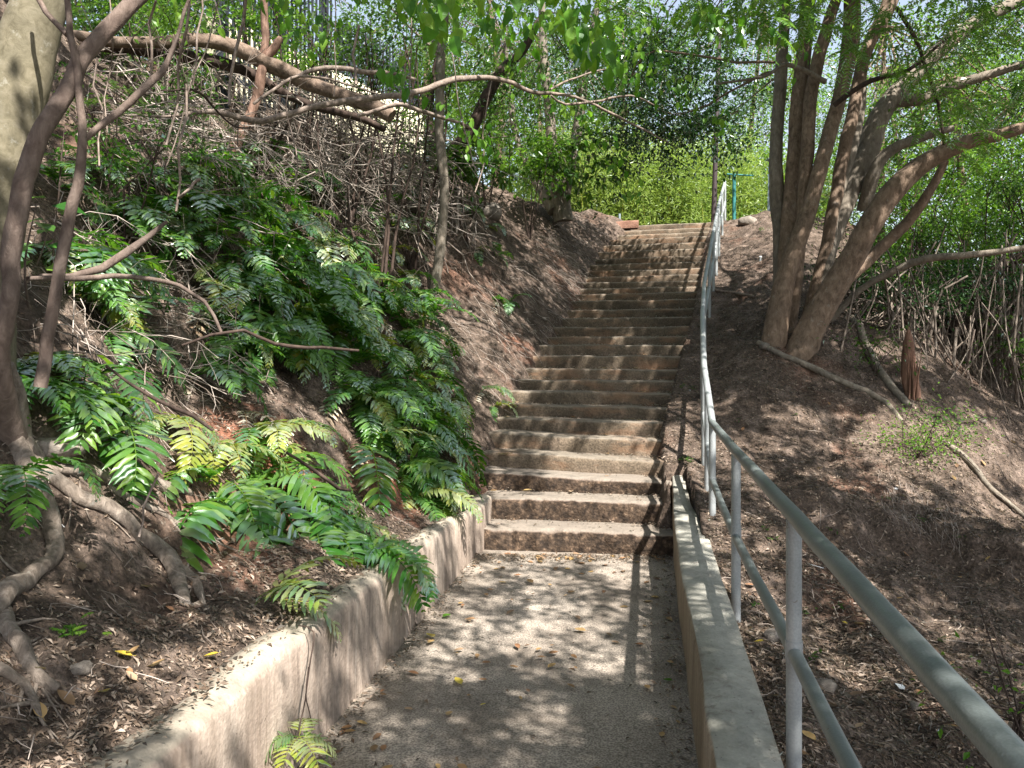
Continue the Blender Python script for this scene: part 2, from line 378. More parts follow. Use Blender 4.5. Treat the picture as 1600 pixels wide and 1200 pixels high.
LF_BAM = m_leaf('bamboo leaf', [(.14, .22, .05), (.20, .29, .07), (.28, .36, .10), (.15, .23, .055), (.36, .36, .15)], .45, .04, .4)
GREY = m_concrete('painted pipe', [(.3, (.125, .145, .143)), (.5, (.165, .188, .185)), (.7, (.21, .235, .232))], 3, 200, (.9, 1.08))
_p = [x for x in GREY.node_tree.nodes if x.type == 'BSDF_PRINCIPLED'][0]; _p.inputs['Roughness'].default_value = .42; _p.inputs['Specular IOR Level'].default_value = .5; _p.inputs['Metallic'].default_value = .25
for _b in [x for x in GREY.node_tree.nodes if x.type == 'BUMP']: _b.inputs['Distance'].default_value = .0007
PALE = m_concrete('galvanised post', [(.3, (.23, .25, .255)), (.5, (.31, .33, .335)), (.7, (.40, .42, .425))], 3, 150, (.9, 1.08))
_p = [x for x in PALE.node_tree.nodes if x.type == 'BSDF_PRINCIPLED'][0]; _p.inputs['Roughness'].default_value = .45; _p.inputs['Metallic'].default_value = .3
for _b in [x for x in PALE.node_tree.nodes if x.type == 'BUMP']: _b.inputs['Distance'].default_value = .0007
def plain(name, c, rough=.6, metal=0):
    m, n = newmat(name); t = NT(n)
    col = t.mix(.4, c, t.ramp(t.noise(t.coord(), 14, 5, .7), [(.3, (.7,) * 3), (.7, (1.3,) * 3)]), 'MULTIPLY'); t.out(col, rough, None, metal); return m
def rusty(m):
    t = NT(m.node_tree); p = [x for x in m.node_tree.nodes if x.type == 'BSDF_PRINCIPLED'][0]; ln = p.inputs['Base Color'].links[0].from_socket
    k = t.noise(t.coord(), 16, 6, .75); f = t.ramp(k, [(.655, (0, 0, 0)), (.68, (1, 1, 1))]); c2 = t.mix(f, ln, (.11, .055, .03))
    k2 = t.noise(t.coord((1, 1, 1)), 5, 4, .7); c3 = t.mix(t.ramp(k2, [(.58, (0, 0, 0)), (.75, (.5,) * 3)]), c2, (.30, .31, .30)); t.l(c3, p.inputs['Base Color'])
rusty(GREY); rusty(PALE)
TEAL = plain('teal paint', (.03, .16, .16)); DARKM = plain('dark brown pole paint', (.045, .032, .035)); STEEL = plain('steel picket', (.035, .04, .05), .5, .2)
WHITE = plain('white paper', (.8, .8, .8)); GREYP = plain('grey paint', (.19, .24, .27)); ROCKM = m_bark('rock', [(.3, (.12, .10, .085)), (.5, (.20, .175, .15)), (.72, (.28, .25, .22))], 1, .2, .015)

# ------------------------------------------------------------------ ground
def build_ground():
    ys = np.concatenate([np.arange(-6, 1, .12), np.arange(1, 8, .026), np.arange(8, 18, .05), 18 * (150 / 18) ** np.linspace(0, 1, 55)])
    t = np.concatenate([-.95 - np.linspace(9, .03, 40) ** 1.0, np.linspace(-.95, 1.0, 640), 1.0 + np.linspace(.03, 9, 40)])
    Yg, Tg = np.meshgrid(ys, t, indexing='ij')
    X = Tg * (np.maximum(Yg, 1.2) + .9)
    V = np.stack([X, Yg, ground_z(X, Yg)], -1)
    mb = MB(); grid(mb, V); o = mb.build('ground', SOIL); struct(o)
    tag(o, 'brown earth slopes either side of the stairs', None)
build_ground()

def build_path():
    mb = MB(); ys = np.arange(-5, 6.5, .06); u = np.linspace(0, 1, 30)
    Y, U = np.meshgrid(ys, u, indexing='ij'); x0 = .169 * Y - 1.40; x1 = .169 * Y + .25
    X = x0 + (x1 - x0) * U; Z = .008 * fbm(X * 1.5, Y * 1.5, 3, 2) + .0025 * fbm(X * 9, Y * 9, 2, 4)
    grid(mb, np.stack([X, Y, Z], -1)); o = mb.build('path', PATHM); struct(o)
build_path()

# ------------------------------------------------------------------ stairs
def build_stairs():
    root = empty('concrete_staircase', ((XL(6.27) + XR(6.27)) / 2, 6.27, 0), 'long flight of worn brown concrete steps climbing between the earth banks', 'staircase')
    lift = {3: .07, 4: .05, 5: .05, 6: .03, 7: .02, 8: .02}
    for i in range(30):
        d = DN[i]; z = ZN[i]; zp = ZN[i - 1] if i else 0
        a = float(tan_a(d)); xl = float(XL(d)) - (.32 if i > 1 else .03); xr = float(XR(d)) + (.0 if i < 2 else .06) + random.uniform(-.02, .03)
        if i >= 28: xl -= .1
        xc = (float(XL(d)) + float(XR(d))) / 2; n = 90
        x = np.linspace(xl, xr, n)
        tread = .36 + .12 + (0 if i < 29 else 1.5)
        lf = lift.get(i + 1, 0) * (xr - x) / (xr - xl)
        rgh = .011 if i < 3 else .006
        yf = d - a * (x - xc) + .010 * fbm(x * 3 + i * 9, x * 0, 3, i) 
        zt = z + lf + .006 * fbm(x * 2.5 + i * 5, x * 0 + 3, 3, i + 40)
        # chips on the nosing
        chip = np.clip(fbm(x * 7 + i * 3.3, x * 0 + 7, 3, i + 80) - .55, 0, 1) * .05
        zb = zp - .07 + lift.get(i, 0) * (xr - x) / (xr - xl)
        prof = [(0.015, 'b', 0), (0.012, 'f', .25), (.006, 'f', .5), (.002, 'f', .75), (0, 't', -.028), (.006, 't', -.010), (.022, 't', 0), (.08, 't', .003), (.18, 't', .0), (.30, 't', -.004), (tread, 't', -.004)]
        V = np.zeros((len(prof), n, 3))
        for k, (dy, kind, q) in enumerate(prof):
            yy = yf + dy + (chip * 1.0 if 3 <= k <= 6 else 0)
            if kind == 'b': zz = zb
            elif kind == 'f': zz = zb + (zt - .02 - zb) * q
            else: zz = zt + q - (chip if k in (4, 5) else 0)
            if 1 <= k <= 4: yy = yy + rgh * fbm(x * 14 + i, np.full(n, k * 1.9), 3, i + 60)
            if k > 6: zz = zz + .004 * fbm(x * 5, np.full(n, dy * 6), 2, i)
            V[k] = np.stack([x, yy, zz + 0 * x], 1)
        mb = MB(); grid(mb, V[:, :, :])
        for e in (0, n - 1):
            ring = V[:, e]; c = np.vstack([ring, [[ring[0][0], ring[-1][1], ring[0][2]]]])
            mb.quads(c, [list(range(len(c)))] if e else [list(range(len(c)))[::-1]])
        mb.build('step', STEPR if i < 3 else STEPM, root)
    return root
build_stairs()
# top landing
mb = MB(); d0 = DN[-1] + .3; Y, U = np.meshgrid(np.linspace(d0, d0 + 3.2, 20), np.linspace(0, 1, 40), indexing='ij')
X = 2.1 + U * 2.9; Yt = Y - .3 * (X - 3.4)
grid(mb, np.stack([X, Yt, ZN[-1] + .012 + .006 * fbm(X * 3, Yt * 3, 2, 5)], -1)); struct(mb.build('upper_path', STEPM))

# ------------------------------------------------------------------ side walls
def sweep_wall(name, mat, ys, face, width, top, bot, label, sgn, rr=.03):
    """cross-section swept along Y; face(y)=x of path side, sgn=-1 wall lies to the left."""
    mb = MB(); n = len(ys); rows = []
    sec = [(0, 0, 0), (0, .35, 0), (0, .7, 0), (0, 1, -rr), (rr * .3, 1, -rr * .35), (rr, 1, 0), (.5, 1, .004), (1, 1, 0), (1, 1, -.03), (1, 0, 0)]
    for k, (u, tt, dz) in enumerate(sec):
        wdt = width(ys); uu = np.full(n, u) if k not in (4, 5) else np.full(n, u) / wdt
        x = face(ys) + sgn * uu * wdt; z = bot + (top(ys) - bot) * tt + dz
        if 1 <= k <= 4: x = x + .003 * fbm(ys * 4, np.full(n, tt * 3.), 3, 12 + k) + .010 * fbm(ys * 1.1, np.full(n, tt), 2, 5)
        if k >= 4: z = z + .006 * fbm(ys * 5, np.full(n, k * .7), 3, 19) + .008 * fbm(ys * .9, np.full(n, 1.), 2, 3)
        rows.append(np.stack([x, ys, z], 1))
    V = np.array(rows); grid(mb, V if sgn > 0 else V[::-1])
    for e in (0, n - 1):
        mb.quads(V[:, e], [list(range(len(sec)))])
    o = mb.build(name, mat, loc=(float(face(ys[:1])[0]), float(ys[0]), 0)); tag(o, label, 'wall'); return o
lf = lambda y: .169 * y - 1.334
sweep_wall('retaining_wall', WALLM, np.concatenate([np.linspace(-3, 6.22, 200)]), lf, lambda y: .125 + .012 * fbm(y * 2, y * 0, 3, 4),
           lambda y: np.interp(y, [0, 3, 5.4, 6.0, 6.22], [.52, .505, .42, .385, .36]), -.1, 'low beige plastered wall stained with streaks holding back the left earth bank', -1, .045)
sweep_wall('wall_end_block', WALLM, np.linspace(6.224, 6.72, 20), lambda y: .169 * y - 1.31, lambda y: .14 + 0 * y,
           lambda y: np.interp(y, [6.2, 6.72], [.355, .375]), -.1, 'short rounded plaster block between the left wall and the second step', -1, .03)
rf = lambda y: .169 * y + .194 + np.interp(y, [6.3, 7.2], [0, .03])
sweep_wall('kerb_wall', KERBM, np.linspace(-3, 7.05, 220), rf, lambda y: np.interp(y, [5.2, 6.0, 7.05], [.215, .16, .10]),
           lambda y: np.interp(y, [0, 3.8, 4.9, 6.2, 7.05], [.365, .348, .335, .39, .50]), -.1, 'low grey topped concrete kerb wall running beside the pipe handrail', 1, .018)

# ------------------------------------------------------------------ handrail
def rail_pt(d, x, z): return np.array((x, d, z))
RX = lambda d: .169 * d + .464
stn = [(.2, RX(.2), 0), (5.69, 1.425, 0)]
up = [(5.69, 1.425, 1.075), (7.0, 1.68, 1.46), (8.4, 2.0, 1.93), (9.9, 2.38, 2.42), (12.0, 3.02, 3.36), (14.0, 3.62, 4.15), (16.6, 4.42, 5.08)]
def build_rail():
    root = empty('pipe_handrail', (1.425, 5.69, .43), 'grey blue two bar pipe handrail following the right side of the path and steps', 'handrail')
    mb = MB(); tube(mb, [(RX(-2), -2, 1.09), (RX(2.5), 2.5, 1.075), (RX(4.2), 4.2, 1.07), (1.425, 5.69, 1.075)], .026, 20, .12, wob=.0015); tube(mb, [up[0], (up[0][0] , 0, 0)][:0] or [(1.425, 5.69, 1.075), (1.44, 5.78, 1.10)], .026, 20, .05)
    mb.build('top_rail', GREY, root)
    mb = MB(); tube(mb, [(RX(-2), -2, .655), (RX(1.8), 1.8, .648), (RX(4.2), 4.2, .62), (1.425, 5.69, .665)], .0225, 18, .12, wob=.0015)
    mb.build('mid_rail', GREY, root)
    P3 = [(x, d, z) for d, x, z in up]
    for a, b in zip(P3[:-1], P3[1:]):
        mb = MB(); a = np.array(a); b = np.array(b); e = (b - a) / np.linalg.norm(b - a)
        tube(mb, [a - e * .01, b + e * .01], .026, 16, .3); mb.build('top_rail', PALE, root)
        mb = MB(); dz = np.array((0, 0, .42)); tube(mb, [a - dz, b - dz], .0225, 14, .3); mb.build('mid_rail', PALE, root)
    for d, x, zt in [(-.6, RX(-.6), 1.07), (.95, RX(.95), 1.07), (2.53, RX(2.53), 1.06), (4.18, RX(4.18), 1.055), (5.69, 1.425, 1.06)]:
        mb = MB(); g = float(ground_z(x, d)); tube(mb, [(x, d, min(g - .25, .1)), (x, d, zt)], .0245, 18, .3)
        tube(mb, [(x, d, (.65 if d < 5 else .66) - .030), (x, d, (.65 if d < 5 else .66) + .030)], .0275, 18, .02)
        mb.build('post', PALE, root)
    for (d, x, z) in up[1:]:
        g = float(ground_z(x, d)); mb = MB(); tube(mb, [(x, d, g - .3), (x, d, z - .01)], .024, 14, .3); mb.build('post', PALE, root)
    for (d, x, z) in [(6.35, 1.55, 1.27), (7.7, 1.84, 1.69), (10.9, 2.69, 2.87), (13, 3.32, 3.75), (15.3, 4.02, 4.61)]:
        g = float(ground_z(x, d)); mb = MB(); tube(mb, [(x, d, g - .3), (x, d, z - .01)], .023, 14, .3); mb.build('post', PALE, root)
build_rail()

# ------------------------------------------------------------------ leaf and foliage generators
def leafquads(mb, C, L, W, N, D, r, fold=.25, six=False):
    """kites: C base point, D pointing direction, N up normal, all (n,3); L,W arrays"""
    n = len(C); D = D / (np.linalg.norm(D, axis=1)[:, None] + 1e-9)
    Sd = np.cross(D, N); Sd /= np.linalg.norm(Sd, axis=1)[:, None] + 1e-9
    Nn = np.cross(Sd, D); L = L[:, None]; W = W[:, None]
    if not six:
        v = np.stack([C, C + D * L * .45 + Sd * W * .5 + Nn * W * fold, C + D * L - Nn * L * .08, C + D * L * .45 - Sd * W * .5 + Nn * W * fold], 1).reshape(-1, 3)
        f = (np.arange(n)[:, None] * 4 + np.arange(4)[None, :])
        mb.quads(v, f, np.repeat(r, 4))
    else:   # pointed oval folded at the midrib, 8 verts 
        m1 = C + D * L * .33; m2 = C + D * L * .7 - Nn * L * .05; tip = C + D * L - Nn * L * .16
        v = np.stack([C, m1, m2, tip,
                      m1 + Sd * W * .5 + Nn * W * fold, m2 + Sd * W * .36 + Nn * W * fold * .7,
                      m1 - Sd * W * .5 + Nn * W * fold, m2 - Sd * W * .36 + Nn * W * fold * .7], 1).reshape(-1, 3)
        b = np.arange(n)[:, None] * 8
        q = np.concatenate([b + np.array([[1, 4, 5, 2]]), b + np.array([[1, 2, 7, 6]])]); tr = np.concatenate([b + np.array([[0, 4, 1]]), b + np.array([[0, 1, 6]]), b + np.array([[2, 5, 3]]), b + np.array([[2, 3, 7]])])
        s = mb.n; mb.quads(v, q, np.repeat(r, 8)); mb.f.append(tr + s)
def rdir(n, zs=1.0):
    v = rng.normal(size=(n, 3)); v[:, 2] *= zs; return v / np.linalg.norm(v, axis=1)[:, None]
def crown(mb, c, rad, ncl, per, L, W, clr=.45, droop=.3, flat=.6, shell=.35, limbs=None, limb_from=None, limb_mb=None, six=False):
    c = np.array(c, float); rad = np.array(rad, float)
    q = rdir(ncl) * (rng.random(ncl) ** shell)[:, None]
    cc = c + q * rad
    for k in range(ncl):
        m = max(4, int(per * rng.uniform(.5, 1.5))); cr = clr * rng.uniform(.6, 1.35)
        # a few sprays within each cluster
        ns = 5; sd = rdir(ns, .5); tpar = rng.random(m); si = rng.integers(0, ns, m)
        pos = cc[k] + sd[si] * (tpar * cr * 1.5)[:, None] + rng.normal(size=(m, 3)) * cr * .22
        pos[:, 2] -= droop * (tpar * cr) ** 2
        D = sd[si] + rng.normal(size=(m, 3)) * .6; D[:, 2] -= droop
        N = rng.normal(size=(m, 3)) * .45; N[:, 2] += 1
        s = rng.uniform(.65, 1.25, m)
        rr = np.clip(rng.random() * .5 + rng.random(m) * .5, 0, 1)
        leafquads(mb, pos, L * s, W * s, N, D, rr, six=six)
    if limb_mb is not None and limb_from is not None:
        src = np.array(limb_from, float)
        for k in rng.choice(ncl, min(ncl, limbs or ncl // 3), replace=False):
            i = np.argmin(np.linalg.norm(src - cc[k], axis=1)); a = src[i]; b = cc[k]; L0 = np.linalg.norm(b - a)
            mid = (a + b) / 2 + rng.normal(size=3) * L0 * .08 + np.array((0, 0, L0 * .08))
            if L0 > 3.2 and k % 4: continue
            r0 = min(.020, .006 + .006 * L0)
            tube(limb_mb, [a, mid, b], [r0, r0 * .6, .004], 5, .35, wob=.03 * min(L0, 2), caps=False)
            for j in range(3):
                e = b + rdir(1)[0] * clr * 1.4; tube(limb_mb, [mid * .4 + b * .6, b * .6 + e * .4, e], [r0 * .35, .004, .002], 4, .3, caps=False)
    return cc

# ------------------------------------------------------------------ trees
def px_path(rows):
    """rows of (px,py,depth,width px) -> points, radii"""
    return [P(a, b, d) for a, b, d, w_ in rows], [w_ * d / F / 2 for a, b, d, w_ in rows]
def tree(name, label, cat, base, stems, crowns, bark, leaf, group=None, sides=12, step=.12, rough=.07, extra=None):
    root = empty(name, base, label, cat, group)
    ends = []; tm = []
    for st in stems:
        rows, mt = (st, bark) if not isinstance(st, tuple) else st
        pts, rad = rows if isinstance(rows[0], list) and isinstance(rows[1], list) and np.isscalar(rows[1][0]) else px_path(rows)
        mb = MB(); tube(mb, pts, rad, sides, step, rough=rough, wob=.008); tm.append((mb, mt)); ends.append(np.array(pts[-1]))
        ends.append(np.array(pts[len(pts) // 2 + 1 if len(pts) > 2 else -1]))
    for cr in crowns:
        mbl = MB(); lm = tm[0][0] if tm else None
        kw = dict(cr); mt = kw.pop('mat', leaf); lf_ = kw.pop('from_', None)
        crown(mbl, limb_from=lf_ if lf_ is not None else ends[::1], limb_mb=lm, **kw)
        mbl.build('crown', mt, root, smooth=False)
    for mb, mt in tm: mb.build('trunk', mt, root)
    return root

# the many-stemmed tree on the right
D0 = 9.6
R_st = [
    ([(1206, 560, 9.3, 42), (1214, 500, 9.3, 34), (1226, 440, 9.35, 29), (1260, 340, 9.4, 25), (1290, 230, 9.5, 23), (1314, 140, 9.6, 22), (1330, 50, 9.7, 27), (1332, -60, 9.8, 24), (1345, -220, 9.9, 18)], BK_R),
    ([(1220, 520, 9.9, 24), (1219, 400, 9.9, 22), (1213, 284, 9.9, 21), (1214, 200, 10, 19), (1221, 110, 10, 18), (1226, 30, 10.1, 16), (1235, -90, 10.2, 12)], BK_P),
    ([(1222, 530, 9.7, 26), (1230, 400, 9.7, 25), (1240, 260, 9.8, 24), (1250, 130, 9.9, 24), (1264, 0, 10, 23), (1270, -160, 10.1, 16)], BK_R),
    ([(1232, 530, 9.5, 20), (1250, 380, 9.5, 17), (1262, 230, 9.6, 21), (1268, 140, 9.7, 20), (1290, 50, 9.7, 19), (1320, -40, 9.8, 15), (1350, -150, 9.8, 10)], BK_R),
    ([(1250, 545, 9.8, 24), (1288, 400, 9.9, 20), (1312, 270, 10, 19), (1334, 170, 10.1, 19), (1354, 80, 10.2, 18), (1392, 0, 10.3, 24), (1430, -120, 10.4, 16)], BK_R),
    ([(1262, 540, 10.0, 28), (1292, 400, 10.1, 26), (1320, 320, 10.2, 28), (1354, 240, 10.3, 34), (1378, 175, 10.4, 32), (1420, 125, 10.5, 26), (1466, 80, 10.6, 25), (1530, 32, 10.7, 22), (1620, -10, 10.8, 16)], BK_P),
    ([(1378, 180, 10.4, 24), (1400, 158, 10.4, 22), (1440, 155, 10.3, 20), (1482, 138, 10.2, 18), (1540, 118, 10.1, 15), (1640, 90, 10, 10)], BK_P),
    ([(1246, 575, 9.2, 54), (1262, 525, 9.2, 44), (1294, 465, 9.15, 38), (1330, 405, 9.1, 36), (1364, 345, 9.0, 36), (1395, 300, 8.95, 34), (1440, 258, 8.9, 30), (1500, 228, 8.8, 24), (1556, 210, 8.7, 20), (1640, 190, 8.6, 14)], BK_R),
    ([(1320, 440, 9.4, 20), (1372, 392, 9.4, 18), (1420, 345, 9.3, 17), (1452, 300, 9.2, 15), (1478, 250, 9.1, 11)], BK_R),
    ([(1350, 330, 10.2, 22), (1368, 265, 10.0, 20), (1394, 232, 9.9, 18), (1434, 216, 9.8, 15), (1490, 200, 9.7, 9)], BK_P),
    ([(1268, 540, 9.8, 30), (1276, 480, 9.85, 24), (1290, 420, 9.9, 22), (1302, 330, 10, 20), (1340, 200, 10.1, 15), (1350, 100, 10.2, 10)], BK_P),
    ([(1290, 128, 9.5, 9), (1230, 100, 9.4, 7), (1196, 120, 9.3, 5), (1120, 132, 9.2, 3)], BK_P),
    ([(1302, 165, 9.4, 8), (1360, 126, 9.2, 8), (1420, 110, 9.0, 6), (1480, 60, 8.8, 4)], BK_D),
    ([(1400, 10, 8.6, 6), (1430, 60, 8.6, 6), (1448, 110, 8.6, 5), (1466, 160, 8.7, 5), (1474, 225, 8.8, 4)], BK_D),
]
mtree = tree('multi_stemmed_tree', 'large tree with a dozen brown and grey stems fanning up right of the handrail', 'tree',
             (3.3, 9.5, 1.45), R_st, [
    dict(c=(4.2, 10.0, 8.2), rad=(3.4, 2.6, 1.6), ncl=110, per=110, L=.085, W=.045, clr=.5, limbs=50),
    dict(c=(6.6, 10.6, 5.6), rad=(2.4, 1.6, 1.5), ncl=60, per=80, L=.075, W=.04, clr=.45, limbs=40),
    dict(c=(2.65, 13.4, 5.7), rad=(1.45, 1.2, 1.35), ncl=80, per=130, L=.08, W=.042, clr=.40, limbs=24, mat=LF_D),
], BK_R, LF_A, sides=16, step=.1)
# a few pinnate bright sprays near the camera, hanging from it
def pinnate(mb, p, d, L, pairs, ll, lw, droop=.5, r=None):
    d = np.array(d, float); d /= np.linalg.norm(d); pts = []; n = pairs
    t = np.linspace(.1, 1, n); hd = d.copy()
    cur = np.array(p, float); C = []; Dd = []
    for k in range(n):
        cur = cur + hd * (L / n); hd = hd + np.array((0, 0, -droop / n)); hd /= np.linalg.norm(hd); C.append(cur.copy()); Dd.append(hd.copy())
    C = np.array(C); Dd = np.array(Dd); sd = np.cross(Dd, (0, 0, 1)); sd /= np.linalg.norm(sd, axis=1)[:, None] + 1e-9
    N = np.cross(sd, Dd); pr = np.sin(np.linspace(.45, 2.7, n)) * .5 + .55
    for s in (-1, 1):
        leafquads(mb, C, ll * pr, lw * pr, N + rng.normal(size=(n, 3)) * .12, s * sd + Dd * .35 + rng.normal(size=(n, 3)) * .1 + np.array((0, 0, -.2)), np.clip((rng.random() if r is None else r) + rng.normal(size=n) * .08, 0, 1))
    tube(mb, [np.array(p)] + [C[n // 3], C[2 * n // 3], C[-1]], [.002, .0015, .0012, .001], 4, .1, caps=False)
def spray(mb, a, b, n, L, pairs, ll, lw, rad=.006):
    a = np.array(a); b = np.array(b); mid = (a + b) / 2 + np.array((0, 0, .06 * np.linalg.norm(b - a)))
    tube(mb, [a, mid, b], [rad, rad * .7, rad * .3], 5, .12, caps=False)
    for k in range(n):
        t = (k + .5) / n; p = (1 - t) ** 2 * a + 2 * t * (1 - t) * mid + t * t * b
        dd = (b - a) / np.linalg.norm(b - a) * .6 + rdir(1, .4)[0]
        pinnate(mb, p, dd, L * rng.uniform(.7, 1.2), pairs, ll, lw)
mb = MB()
for (x0, y0, x1, y1, d, n) in [(1180, -40, 1090, 60, 6.5, 9), (1200, -60, 1150, 90, 6.2, 9), (1260, -50, 1200, 50, 6.0, 8), (1150, -60, 1060, 20, 6.6, 8), (1380, 10, 1330, 90, 7, 8), (1420, 40, 1400, 130, 8.2, 7),
                               (1300, -40, 1240, 20, 6.2, 8), (1500, -40, 1560, 60, 7.0, 8), (1600, 20, 1540, 90, 7.5, 7), (1430, 100, 1450, 180, 8.4, 6), (1590, 130, 1560, 220, 8.2, 8), (1480, 270, 1540, 300, 8.8, 5)]:
    spray(mb, P(x0, y0, d), P(x1, y1, d - .3), n, .30, 11, .055, .018)
for k in range(46):
    x0 = rng.uniform(1180, 1640); y0 = rng.uniform(-60, 190 if x0 > 1380 else 40); d = rng.uniform(6.6, 9.0); spray(mb, P(x0, y0, d), P(x0 + rng.normal() * 50, y0 + rng.uniform(10, 80), d - rng.uniform(.1, .6)), 7, .26, 10, .055, .020, rad=.004)
for k in range(16):
    x0 = rng.uniform(960, 1200); y0 = rng.uniform(-60, 30); d = rng.uniform(6.6, 8.6); spray(mb, P(x0, y0, d), P(x0 + rng.normal() * 50, y0 + rng.uniform(10, 90), d - rng.uniform(.1, .6)), 7, .26, 10, .055, .020, rad=.004)
mb.build('crown', LF_B, mtree, smooth=False)

# pale long pole branch and hanging thin stems belonging to a neighbour
def lone(name, rows, mat, label, cat, group=None, sides=10, step=.12, rough=.07, wob=.01, onground=False, parent=None):
    if onground:
        h = hit([r[0] for r in rows], [r[1] for r in rows]); pts = [np.array(p) for p in h]; rad = [r[3] * p[1] / F / 2 for r, p in zip(rows, pts)]
        # drop outliers in depth and rest on ground
        pts = [p + np.array((0, 0, q * .55)) for p, q in zip(pts, rad)]
        cpts, crad = resample(pts, rad, .1)
        gz = ground_z(cpts[:, 0], cpts[:, 1]); cpts[:, 2] = np.maximum(cpts[:, 2], gz + crad * .3); pts = list(cpts); rad = list(crad)
    else: pts, rad = px_path(rows)
    mb = MB(); tube(mb, pts, rad, sides, step, rough=rough * (1.6 if name == 'fallen_log' else 1), wob=wob)
    o = mb.build(name, mat, parent, loc=tuple(pts[0]))
    if parent is None: tag(o, label, cat, group)
    return o
lone('leaning_branch', [(1296, 500, 9.9, 11), (1345, 452, 9.7, 10), (1400, 422, 9.5, 11), (1450, 405, 9.3, 12), (1500, 400, 9.1, 11), (1560, 394, 9.0, 10), (1640, 380, 8.8, 8)], BK_P, 'long pale bare branch reaching right from behind the multi stemmed tree', 'branch')
lone('fallen_branch', [(1185, 545, 0, 9), (1230, 562, 0, 10), (1270, 583, 0, 11), (1320, 605, 0, 11), (1370, 630, 0, 10), (1410, 662, 0, 8)], BK_P, 'long pale stick lying downhill from the foot of the multi stemmed tree', 'branch', onground=True)
lone('fallen_branch', [(1474, 698, 0, 9), (1500, 718, 0, 10), (1530, 742, 0, 9), (1548, 768, 0, 8), (1575, 798, 0, 7), (1610, 822, 0, 6)], BK_P, 'bent pale stick lying at the right edge below the green seedlings', 'branch', onground=True)
lone('fallen_branch', [(1115, 455, 0, 4), (1150, 462, 0, 5), (1180, 468, 0, 4)], BK_DEAD, 'short pale stick beside the handrail high on the right slope', 'branch', onground=True)
lone('fallen_branch', [(1330, 500, 0, 10), (1360, 560, 0, 13), (1385, 600, 0, 14), (1420, 640, 0, 12)], BK_P, 'pale thick root like branch hanging into the gully beside the split orange stump', 'branch', onground=True)

# left foreground tree
hb = hit([8], [655])[0]; dl = float(hb[1]); DL = 3.0
L_st = [
    ([(-40, 720, 3.05, 100), (-32, 560, 3.05, 95), (-28, 440, 3.1, 92), (-12, 330, 3.12, 92), (6, 220, 3.15, 94), (32, 110, 3.2, 88), (62, 0, 3.25, 78), (85, -120, 3.3, 70), (110, -400, 3.5, 60)], BK_L),
    ([(34, 775, 3.12, 40), (26, 735, 3.10, 50), (18, 695, 3.06, 48), (10, 650, 2.98, 38), (4, 600, 2.9, 32), (0, 540, 2.85, 28), (12, 465, 2.8, 27), (22, 380, 2.8, 29), (44, 265, 2.82, 29), (72, 198, 2.85, 27), (108, 138, 2.9, 26), (138, 84, 2.95, 25), (180, 34, 3.0, 25), (215, -6, 3.05, 23), (270, -70, 3.1, 18), (380, -260, 3.4, 12)], BK_S),
    ([(62, 606, 2.9, 20), (80, 490, 2.9, 18), (98, 390, 2.9, 18), (117, 317, 2.9, 17), (130, 262, 2.9, 15), (129, 215, 2.9, 13), (125, 165, 2.9, 11), (125, 108, 2.9, 12), (112, 60, 2.9, 10), (106, 0, 2.9, 9), (98, -90, 2.9, 7)], BK_S),
    ([(131, 218, 2.9, 9), (160, 192, 2.95, 11), (205, 158, 3.0, 12), (238, 128, 3.05, 13), (262, 98, 3.1, 9), (275, 60, 3.1, 6), (300, -20, 3.1, 5)], BK_S),
    ([(106, 52, 2.92, 9), (85, 32, 2.95, 8), (64, 0, 3.0, 8), (50, -60, 3, 6)], BK_S),
    ([(138, 84, 2.95, 12), (126, 108, 2.92, 13), (122, 118, 2.9, 11)], BK_S),
]
ltree = tree('smooth_barked_tree', 'foreground tree at the left edge with thick smooth olive trunk and exposed roots', 'tree', (-1.85, 2.9, 1.3), L_st, [
    dict(c=(-1.5, 3.6, 8.4), rad=(3.4, 3.4, 1.1), ncl=55, per=75, L=.11, W=.06, clr=.5, limbs=50)], BK_L, LF_A, sides=22, step=.05, rough=.05)
# gnarled root crown + roots
def root_part(rows, drop=.35):
    pts = hit([r[0] for r in rows], [r[1] for r in rows], 1.3); pts = [p for p in pts]
    rad = [r[2] * p[1] / F / 2 for r, p in zip(rows, pts)]
    c, q = resample(pts, rad, .04); gz = ground_z(c[:, 0], c[:, 1]); c[:, 2] = np.maximum(gz + q * drop, np.minimum(c[:, 2], gz + .06))
    mb = MB(); tube(mb, list(c), list(q), 18, .03, rough=.20, wob=.012)
    for k_ in range(7):
        a_ = c[rng.integers(2, len(c) - 1)]; h_ = rng.random() * 6.28; e_ = a_ + np.array((math.cos(h_), math.sin(h_), 0)) * rng.uniform(.08, .22); m_ = (a_ + e_) / 2
        for z_ in (m_, e_): z_[2] = float(ground_z(z_[0], z_[1])) + .003
        tube(mb, [a_, m_, e_], [.008, .004, .0015], 6, .04, wob=.006)
    mb.build('root', BK_ROOT, ltree)
root_part([(6, 640, 46), (20, 690, 38), (42, 745, 32), (66, 800, 30), (82, 850, 28), (72, 890, 26), (40, 915, 34), (10, 945, 38), (-30, 960, 30)])
root_part([(20, 690, 30), (60, 735, 26), (110, 775, 26), (170, 812, 28), (225, 845, 28), (262, 880, 28), (282, 915, 24), (288, 950, 14)])
root_part([(265, 870, 18), (290, 900, 18), (312, 928, 14), (322, 948, 6)], .1)
root_part([(4, 950, 24), (20, 985, 26), (40, 1030, 24), (58, 1065, 22), (84, 1080, 16)])
root_part([(-20, 1040, 20), (10, 1062, 18), (38, 1090, 15), (62, 1130, 8)])
root_part([(40, 730, 14), (110, 745, 20), (170, 752, 22), (235, 765, 18), (300, 775, 10)], -.2)
root_part([(170, 770, 12), (230, 800, 10), (300, 830, 8), (350, 850, 5)], .1)
h = hit([5], [655])[0]
